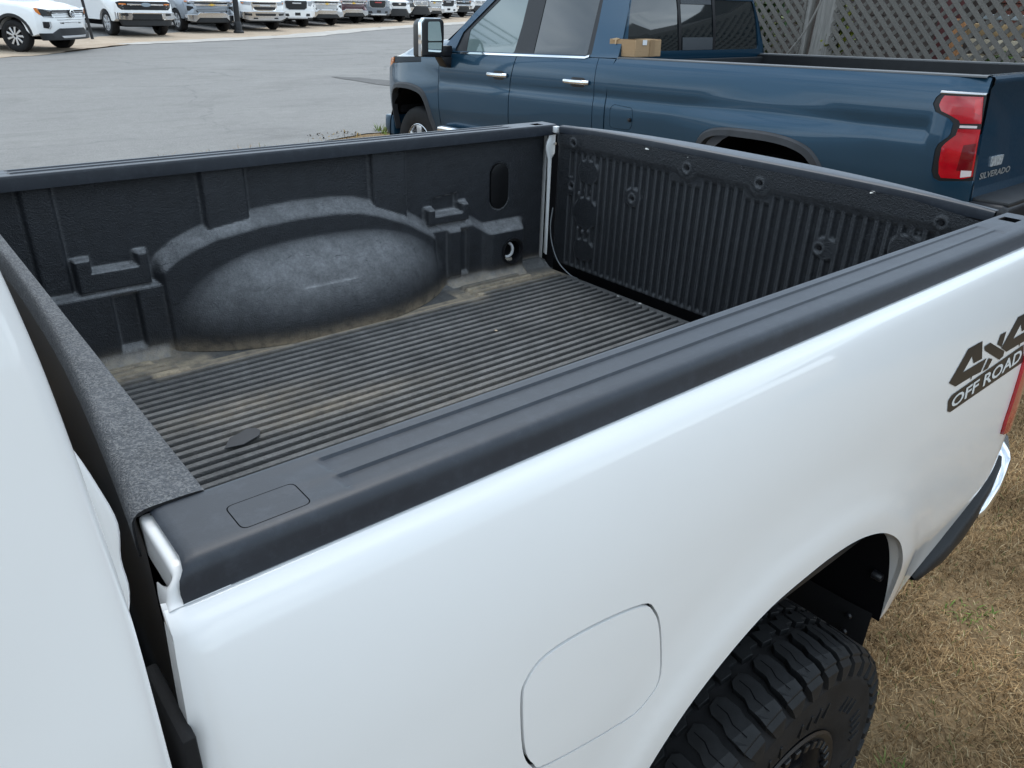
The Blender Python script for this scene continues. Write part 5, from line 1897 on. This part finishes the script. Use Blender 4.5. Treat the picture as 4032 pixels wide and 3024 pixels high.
def pickup(label, wheel_px, head, pm, style, group='pickups parked across the road', s=1.0):
    """wheel_px: ground point under the front wheel that shows on the right of the picture (the car's left front)"""
    h = math.radians(head)
    root = empty('parked_pickup')
    tag(root, label, 'pickup truck', group)
    F_ = Vector((math.cos(h), math.sin(h), 0))
    Lf = Vector((-F_.y, F_.x, 0))
    gx_, gy_ = wheel_px
    o_ = Vector((gx_, gy_, 0)) + F_ * .95 * s - Lf * .88 * s
    root.location = (o_.x, o_.y, float(gz(gx_, gy_)) + .008)
    root.rotation_euler = (0, 0, h)
    root.scale = (s, s, s)
    side = [(.0, .62), (.015, .80), (.02, 1.05), (-.03, 1.17), (-.14, 1.225), (-.6, 1.29), (-1.2, 1.36), (-1.35, 1.32), (-3.9, 1.32), (-4.0, 1.34), (-5.72, 1.36), (-5.80, 1.30), (-5.82, .85), (-5.75, .62)] + \
        arc(-4.70, .42, .50, .35, PI - .35)[::1] + [(-4.1 - 1.12, .56)][:0] + [(-5.18, .55)][:0]
    side = [(.0, .62), (.015, .80), (.02, 1.05), (-.03, 1.17), (-.14, 1.225), (-.6, 1.29), (-1.2, 1.36), (-1.35, 1.32), (-3.9, 1.32), (-4.0, 1.34), (-5.72, 1.36), (-5.80, 1.30), (-5.82, .85), (-5.75, .60)] + \
        arc(-4.72, .42, .50, PI - .3, .3) + arc(-.95, .42, .50, PI - .3, .3) + [(-.20, .55)]
    body_loft('body', side, 1.0, pm, root)
    box('underbody', (-5.6, -.66, .38), (-.25, .66, 1.0), VOID, root)
    cab_ = [(-1.18, 1.30), (-1.95, 1.88), (-2.3, 1.93), (-3.5, 1.93), (-3.78, 1.86), (-3.92, 1.30)]
    tp = lambda v: Vector((v.x, v.y * (1 - .20 * max(0, (v.z - 1.30) / .65)), v.z))
    prism('cab', cab_, 'y', -.95, .95, pm, root, .05, 2, tp)
    prism('windscreen', [(-.80, 0), (.80, 0), (.68, 1), (-.68, 1)], 'z', 0, .02, GLASS, root, 0, 1, lambda v: Vector((-1.21 - .70 * v.y + v.z * .6, v.x, 1.34 + .54 * v.y + v.z * .75)))
    for sg in (1, -1):
        for a, b, c_, d_ in ((-1.75, -2.55, -2.02, -2.55), (-2.65, -3.62, -2.65, -3.55)):
            prism('side_window', [(a, 1.36), (b, 1.36), (d_, 1.82), (c_, 1.82)], 'y', .945, .957, GLASS, root, 0, 1, lambda v: Vector((v.x, sg * v.y * (1 - .20 * max(0, (v.z - 1.30) / .65)), v.z)))
        box('mirror', (-1.72, sg * 1.12 - .09, 1.36), (-1.58, sg * 1.12 + .09, 1.58), BLACKS if style in 'abd' else pm, root, .03)
        for x in (-.95, -4.72):
            wl = car_wheel(root, x, sg * .99, .40)
            wl.rotation_euler = (0, 0, 0 if sg < 0 else PI)
    FP = lambda *a_, **k_: front_piece(*a_, root, **k_)
    sym = lambda nm, poly, mt, **k_: (FP(nm, poly, mt, **k_), FP(nm, mir(poly), mt, **k_))
    if style == 'a':
        FP('grille', [(-.93, 1.13), (-.90, .98), (-.80, .90), (.80, .90), (.90, .98), (.93, 1.13), (.80, 1.165), (-.80, 1.165)], BLACKS, d=.02)
        for z in (.955, 1.01, 1.115):
            FP('grille_bar', [(-.60, z), (.60, z), (.60, z + .018), (-.60, z + .018)], BLACK, d=.035)
        FP('chrome_bar', [(-.62, 1.045), (.62, 1.045), (.62, 1.085), (-.62, 1.085)], CHROME, d=.045)
        FP('emblem', [(.17 * math.cos(a), 1.065 + .062 * math.sin(a)) for a in np.linspace(0, 2 * PI, 20)[:-1]], plain('emblem_blue_grey', (.30, .36, .42), .2, .6), d=.06)
        sym('amber_marker', [(.64, 1.055), (.86, 1.06), (.86, 1.10), (.66, 1.095)], AMBER, d=.035)
        sym('headlamp', [(.66, .97), (.84, .97), (.88, 1.04), (.66, 1.04)], DARKLENS, d=.032)
        sym('bumper_corner', [(.52, .83), (1.0, .83), (1.0, .62), (.56, .60), (.50, .70)], CHROME, d=.07)
        FP('bumper_top', [(-.52, .83), (.52, .83), (.52, .79), (-.52, .79)], CHROME, d=.08)
        FP('bumper_centre', [(-.53, .79), (.53, .79), (.50, .61), (-.50, .61)], BLACK, d=.06)
        sym('fog_lamp', [(.64, .72), (.86, .73), (.86, .80), (.64, .80)], BLACKS, d=.075)
    elif style == 'b':
        FP('grille', [(-.90, 1.15), (-.90, .84), (-.70, .77), (.70, .77), (.90, .84), (.90, 1.15)], BLACKS, d=.012)
        FP('chrome_bar', [(-.86, 1.165), (.86, 1.165), (.86, 1.13), (-.86, 1.13)], CHROME, d=.04)
        FP('chrome_bar', [(-.70, 1.06), (.70, 1.06), (.68, 1.005), (-.68, 1.005)], CHROME, d=.045)
        for z in (.82, .87, .92, .965):
            FP('grille_bar', [(-.60, z), (.60, z), (.60, z + .016), (-.60, z + .016)], BLACK, d=.03)
        FP('emblem', [(-.15, 1.03), (-.12, 1.055), (-.05, 1.055), (-.05, 1.075), (.06, 1.075), (.06, 1.055), (.15, 1.055), (.12, 1.02), (.05, 1.02), (.05, 1.0), (-.06, 1.0), (-.06, 1.02), (-.15, 1.02)], GOLD, d=.06)
        sym('headlamp', [(.66, 1.075), (.97, 1.12), (.97, 1.17), (.66, 1.13)], LENS, d=.035)
        sym('amber_marker', [(.90, 1.125), (.98, 1.13), (.98, 1.17), (.92, 1.168)], AMBER, d=.04)
        sym('fender_vent', [(.68, .80), (.93, .84), (.93, 1.00), (.72, .98)], BLACKS, d=.02)
        sym('body_wing', [(.55, .72), (.95, .72), (.90, .80), (.76, .90), (.68, .90), (.62, .80)], pm, d=.04)
        FP('bumper_bar', [(-1.0, .70), (-.62, .70), (-.52, .77), (.52, .77), (.62, .70), (1.0, .70), (1.0, .50), (.70, .46), (.54, .60), (-.54, .60), (-.70, .46), (-1.0, .50)], CHROME, d=.08)
        FP('bumper_centre', [(-.52, .60), (.52, .60), (.66, .44), (-.66, .44)], BLACK, d=.06)
    elif style == 'c':
        FP('grille_frame', [(-.60, 1.16), (.60, 1.16), (.55, .86), (.45, .82), (-.45, .82), (-.55, .86)], CHROME, d=.035)
        FP('grille', [(-.53, 1.13), (.53, 1.13), (.51, 1.06), (-.51, 1.06)], BLACKS, d=.05)
        FP('grille', [(-.50, .97), (.50, .97), (.46, .86), (-.46, .86)], BLACKS, d=.05)
        FP('grille_bar', [(-.55, 1.05), (.55, 1.05), (.54, .98), (-.54, .98)], CHROME, d=.055)
        FP('emblem', [(-.24, 1.045), (.24, 1.045), (.22, .99), (-.22, .99)], DULLCHROME, d=.065)
        sym('headlamp', [(.62, 1.02), (.93, 1.05), (.95, 1.17), (.62, 1.15)], LENS, d=.03)
        sym('amber_marker', [(.88, 1.08), (.95, 1.09), (.95, 1.13), (.88, 1.12)], AMBER, d=.036)
        FP('bumper_bar', [(-1.0, .80), (1.0, .80), (1.0, .55), (.7, .47), (-.7, .47), (-1.0, .55)], CHROME, d=.075)
        FP('bumper_slot', [(-.48, .73), (.48, .73), (.44, .64), (-.44, .64)], BLACKS, d=.085)
        sym('fog_lamp', [(.62, .64), (.88, .66), (.90, .74), (.60, .73)], BLACKS, d=.085)
        sym('tow_hook', [(.36, .52), (.58, .52), (.55, .58), (.39, .58)], BLACKS, d=.085)
    elif style == 'd':
        FP('grille_frame', [(-.56, 1.19), (.56, 1.19), (.60, 1.12), (.56, .88), (.40, .80), (-.40, .80), (-.56, .88), (-.60, 1.12)], DULLCHROME, d=.03)
        FP('grille', [(-.53, 1.17), (.53, 1.17), (.56, 1.11), (.52, .89), (.38, .82), (-.38, .82), (-.52, .89), (-.56, 1.11)], BLACKS, d=.045)
        for z in (.87, .93, .99, 1.13):
            FP('grille_bar', [(-.48, z), (.48, z), (.48, z + .016), (-.48, z + .016)], BLACK, d=.06)
        FP('emblem', [(-.24, 1.10), (.24, 1.10), (.22, 1.05), (-.22, 1.05)], DULLCHROME if pm is WHITE else plain('red_emblem', (.45, .06, .06), .3), d=.066)
        sym('headlamp', [(.64, .98), (.80, .95), (.96, 1.12), (.96, 1.17), (.64, 1.16)], LENS, d=.03)
        FP('bumper_bar', [(-1.0, .79), (1.0, .79), (1.0, .56), (.8, .50), (-.8, .50), (-1.0, .56)], pm, d=.07)
        FP('plate_holder', [(-.14, .70), (.14, .70), (.14, .58), (-.14, .58)], BLACKS, d=.08)
        sym('fog_lamp', [(.42, .55), (.66, .55), (.66, .66), (.46, .66)], BLACKS, d=.08)
        FP('skid_plate', [(-.55, .53), (.55, .53), (.50, .46), (-.50, .46)], DULLCHROME, d=.08)
    else:
        FP('grille_frame', [(-.58, 1.16), (.58, 1.16), (.66, 1.04), (.52, .88), (-.52, .88), (-.66, 1.04)], pm if pm is WHITE else CHROME, d=.05)
        FP('grille', [(-.50, 1.12), (.50, 1.12), (.58, 1.03), (.47, .93), (-.47, .93), (-.58, 1.03)], BLACKS if pm is WHITE and style == 'e' else DULLCHROME, d=.062)
        if style == 'f':
            for z in (.955, 1.0, 1.045, 1.09):
                FP('grille_bar', [(-.46, z), (.46, z), (.46, z + .018), (-.46, z + .018)], BLACKS, d=.075)
        FP('emblem', [(.10 * math.cos(a), 1.05 + .055 * math.sin(a)) for a in np.linspace(0, 2 * PI, 16)[:-1]], CHROME, d=.085)
        sym('headlamp', [(.70, 1.00), (.96, 1.06), (.96, 1.16), (.70, 1.13)], LENS, d=.03)
        FP('lower_grille', [(-.52, .80), (.52, .80), (.72, .50), (-.72, .50)], BLACKS, d=.06)
        sym('bumper_corner', [(.56, .80), (1.0, .84), (1.0, .58), (.76, .56)], pm if pm is WHITE else CHROME, d=.06)
        FP('valance', [(-.70, .52), (.70, .52), (.66, .42), (-.66, .42)], BLACK, d=.05)
    FP('valance', [(-.92, .60), (.92, .60), (.84, .42), (-.84, .42)], BLACK, d=.02)
    for ch in root.children:
        if ch.name.split('.')[0] != 'wheel':
            ch.location.z -= .085
    return root


HD = 277
pickup('white pickup with full width black grille and amber lamps, second from left across the road', (9.45, 30.6), 279, WHITE, 'a')
pickup('silver grey pickup with chrome grille bars, right of the white amber lamped one', (12.48, 32.6), HD, SILVER, 'b')
pickup('white pickup with a chrome framed cross bar grille, right of the thick black pole', (15.05, 33.7), HD, WHITE, 'c')
pickup('white pickup with tall dark grille and white bumper, fifth vehicle across the road', (17.5, 35.9), HD, WHITE, 'd')
pickup('white pickup with chrome bars and silver bumper, sixth vehicle across the road', (19.7, 37.3), HD + 1, WHITE, 'b')
pickup('maroon pickup with chrome front, between two paler trucks across the road', (22.27, 39.4), HD + 2, MAROON, 'b')
pickup('grey pickup with tall black grille and red badge across the road', (24.36, 40.5), HD + 2, GREYP, 'd')
pickup('white midsize pickup with small oblong black grille across the road', (26.2, 41.3), HD + 2, WHITE, 'e', s=.96)
pickup('black pickup with large chrome barred grille, right of the white midsize one', (28.9, 43.2), HD + 3, BLACKP, 'f')
pickup('white pickup with chrome barred grille and white plate, behind the blue truck mirror', (30.8, 44.6), HD + 3, WHITE, 'b')
pickup('white pickup in the far row with its wheels hidden by the blue truck mirror', (33.0, 46.2), HD + 3, WHITE, 'd')
pickup('silver pickup far down the row just right of the mirror', (36.0, 48.6), HD + 4, SILVER, 'a')
pickup('white pickup far down the row by the blue windscreen pillar', (39.0, 50.6), HD + 4, WHITE, 'f')
pickup('black pickup at the far end of the row against the blue windscreen pillar', (42.4, 53.0), HD + 4, BLACKP, 'a')


def suv():
    h = math.radians(314)
    root = empty('parked_suv')
    tag(root, 'white SUV with slatted chrome grille at the left edge across the road', 'SUV', 'cars parked across the road')
    F_ = Vector((math.cos(h), math.sin(h), 0))
    Lf = Vector((-F_.y, F_.x, 0))
    o_ = Vector((3.90, 24.25, 0)) + F_ * .92 + Lf * .90
    root.location = (o_.x, o_.y, float(gz(3.8, 24.1)) + .008)
    root.rotation_euler = (0, 0, h)
    side = [(.0, .45), (.02, .62), (.03, .92), (-.04, 1.02), (-.20, 1.08), (-.7, 1.16), (-1.25, 1.22), (-1.45, 1.20), (-4.7, 1.22), (-4.95, 1.05), (-5.0, .60), (-4.85, .42)] + arc(-3.95, .39, .46, PI - .3, .3) + arc(-.96, .39, .46, PI - .3, .3) + [(-.25, .40)]
    body_loft('body', side, 1.0, WHITE, root, .09, .26)
    box('underbody', (-4.7, -.64, .30), (-.3, .64, .9), VOID, root)
    prism('cabin', [(-1.25, 1.16), (-2.15, 1.72), (-2.6, 1.77), (-4.3, 1.74), (-4.9, 1.18)], 'y', -.95, .95, WHITE, root, .05, 2, lambda v: Vector((v.x, v.y * (1 - .20 * max(0, (v.z - 1.16) / .6)), v.z)))
    prism('windscreen', [(-.80, 0), (.80, 0), (.68, 1), (-.68, 1)], 'z', 0, .02, GLASS, root, 0, 1, lambda v: Vector((-1.30 - .78 * v.y + v.z * .6, v.x, 1.20 + .50 * v.y + v.z * .75)))
    for sg in (1, -1):
        prism('side_window', [(-1.85, 1.24), (-4.6, 1.24), (-4.25, 1.66), (-2.25, 1.66)], 'y', .945, .957, GLASS, root, 0, 1, lambda v: Vector((v.x, sg * v.y * (1 - .20 * max(0, (v.z - 1.16) / .6)), v.z)))
        for x in (-.96, -3.95):
            wl = car_wheel(root, x, sg * .99, .385, .24, BLACKS)
            wl.rotation_euler = (0, 0, 0 if sg < 0 else PI)
        for cx in (-.96, -3.95):
            secs_ = [[(cx + r * math.cos(a), sg * yy, .39 + r * math.sin(a)) for r, yy in ((.53, 1.0), (.52, 1.012), (.455, 1.012), (.45, .93))] for a in np.linspace(.05, PI - .05, 16)]
            loft('arch_trim', secs_, BLACK, root, sharp=40)
        prism('sill_trim', [(-1.45, .52), (-3.45, .52), (-3.45, .34), (-1.45, .34)], 'y', sg * .96, sg * 1.01, BLACK, root, .01)
    FP = lambda *a_, **k_: front_piece(*a_, root, k=.26, **k_)
    FP('grille', [(-.62, 1.02), (.62, 1.02), (.66, .92), (.58, .80), (.44, .68), (-.44, .68), (-.58, .80), (-.66, .92)], BLACKS, d=.02)
    for z, w_ in ((1.005, .63), (.955, .63), (.895, .62), (.835, .58), (.775, .52), (.715, .45)):
        FP('grille_bar', [(-w_, z), (w_, z), (w_, z + .014), (-w_, z + .014)], DULLCHROME, d=.04)
    FP('emblem', [(.095 * math.cos(a), .925 + .095 * math.sin(a)) for a in np.linspace(0, 2 * PI, 20)[:-1]] , BLACKS, d=.058)
    lathe('emblem_ring', [(.095, .0), (.098, .008), (.082, .010), (.080, .0)], CHROME, root, 24, 'x', (.085, 0, .925))
    tube('emblem_letter', [(.096, -.062, .975), (.096, -.022, .932), (.096, 0, .905) if False else (.096, .0, .975), (.096, .022, .932), (.096, .062, .975)][:2] + [(.096, 0, .94)], .008, CHROME, root, 6)
    tube('emblem_letter', [(.096, -.075, .945), (.096, -.035, .865), (.096, 0, .925), (.096, .035, .865), (.096, .075, .945)], .008, CHROME, root, 6)
    for sg in (1, -1):
        P_ = (lambda p: p) if sg > 0 else mir
        FP('headlamp', P_([(.66, .96), (.96, 1.05), (.985, 1.05), (.94, .92), (.86, .85), (.64, .83)]), DARKLENS, d=.03)
        FP('light_strip', P_([(.64, 1.005), (.97, 1.062), (.97, 1.04), (.64, .985)]), LENS, d=.04)
        FP('light_strip', P_([(.62, .855), (.86, .872), (.86, .85), (.62, .832)]), LENS, d=.04)
        FP('amber_marker', P_([(.965, 1.055), (.99, 1.055), (.935, .905), (.915, .905)]), AMBER, d=.045)
        FP('air_inlet', P_([(.76, .74), (.90, .74), (.90, .60), (.80, .58), (.75, .64)]), BLACKS, d=.03)
        FP('inlet_trim', P_([(.72, .75), (.76, .74), (.75, .64), (.80, .58), (.76, .565), (.70, .64)]), DULLCHROME, d=.035)
    FP('lower_grille', [(-.50, .58), (.50, .58), (.70, .47), (.98, .47), (.94, .30), (-.94, .30), (-.98, .47), (-.70, .47)], BLACK, d=.045)
    FP('skid_plate', [(-.52, .40), (.52, .40), (.46, .345), (-.46, .345)], DULLCHROME, d=.06)


suv()
# lamp and sign posts across the road
p1 = empty('sign_post', (6.69, 28.72, float(gz(6.69, 28.72))), (0, math.radians(-4), 0))
tag(p1, 'thin dark post with a small red tag, right of the white SUV', 'post')
lathe('post', [(.0001, 0), (.05, 0), (.045, .05), (.045, 2.6), (.0001, 2.6)], BLACK, p1, 12, 'z')
box('red_tag', (-.06, -.065, 1.58), (.06, -.045, 1.66), plain('red_tag', (.5, .06, .05), .5), p1)
tube('arm', [(-.02, 0, 1.62), (-.42, 0, 1.63)], .012, DULLCHROME, p1, 6)
for i, (x, y, r, lb) in enumerate(((12.66, 31.55, .105, 'thick black lamp post between the silver and white pickups'), (21.2, 40.6, .10, 'black lamp post behind the maroon pickup'), (28.6, 46.2, .10, 'black lamp post far down the parked row'))):
    p2 = empty('lamp_post', (x, y, float(gz(x, y))))
    tag(p2, lb, 'lamp post', 'lamp posts along the car lot')
    lathe('base', [(.0001, 0), (r * 1.9, 0), (r * 1.9, .06), (r * 1.35, .12), (r * 1.3, .35), (r, .42)], BLACK, p2, 20, 'z')
    lathe('pole', [(r, .40), (r * .95, 3), (r * .7, 6.0), (.0001, 6.0)], BLACK, p2, 20, 'z')
    box('lamp_head', (-.30, -.14, 5.95), (.30, .14, 6.1), BLACK, p2, .03)

# utility pole and wires to the left of the frame: the side windows of the blue truck mirror them
up_ = empty('utility_pole', (-7.5, 20.5, float(gz(-7.5, 20.5))))
tag(up_, 'wooden utility pole with wires, out of frame, mirrored in the blue truck windows', 'utility pole')
lathe('pole', [(.0001, 0), (.17, 0), (.14, 5), (.11, 10.5), (.0001, 10.5)], POSTM, up_, 14, 'z')
box('cross_arm', (-1.1, -.06, 9.6), (1.1, .06, 9.75), POSTM, up_)
for k, dx in enumerate((-1.0, -.4, .4, 1.0)):
    for sg in (1, -1):
        pts = []
        for t in np.linspace(0, 1, 9):
            pts.append((dx + sg * 38 * t * .80, sg * 38 * t * .60, 9.85 - 1.2 * 4 * t * (1 - t)))
        tube('wire', pts, .02, BLACK, up_, 5)
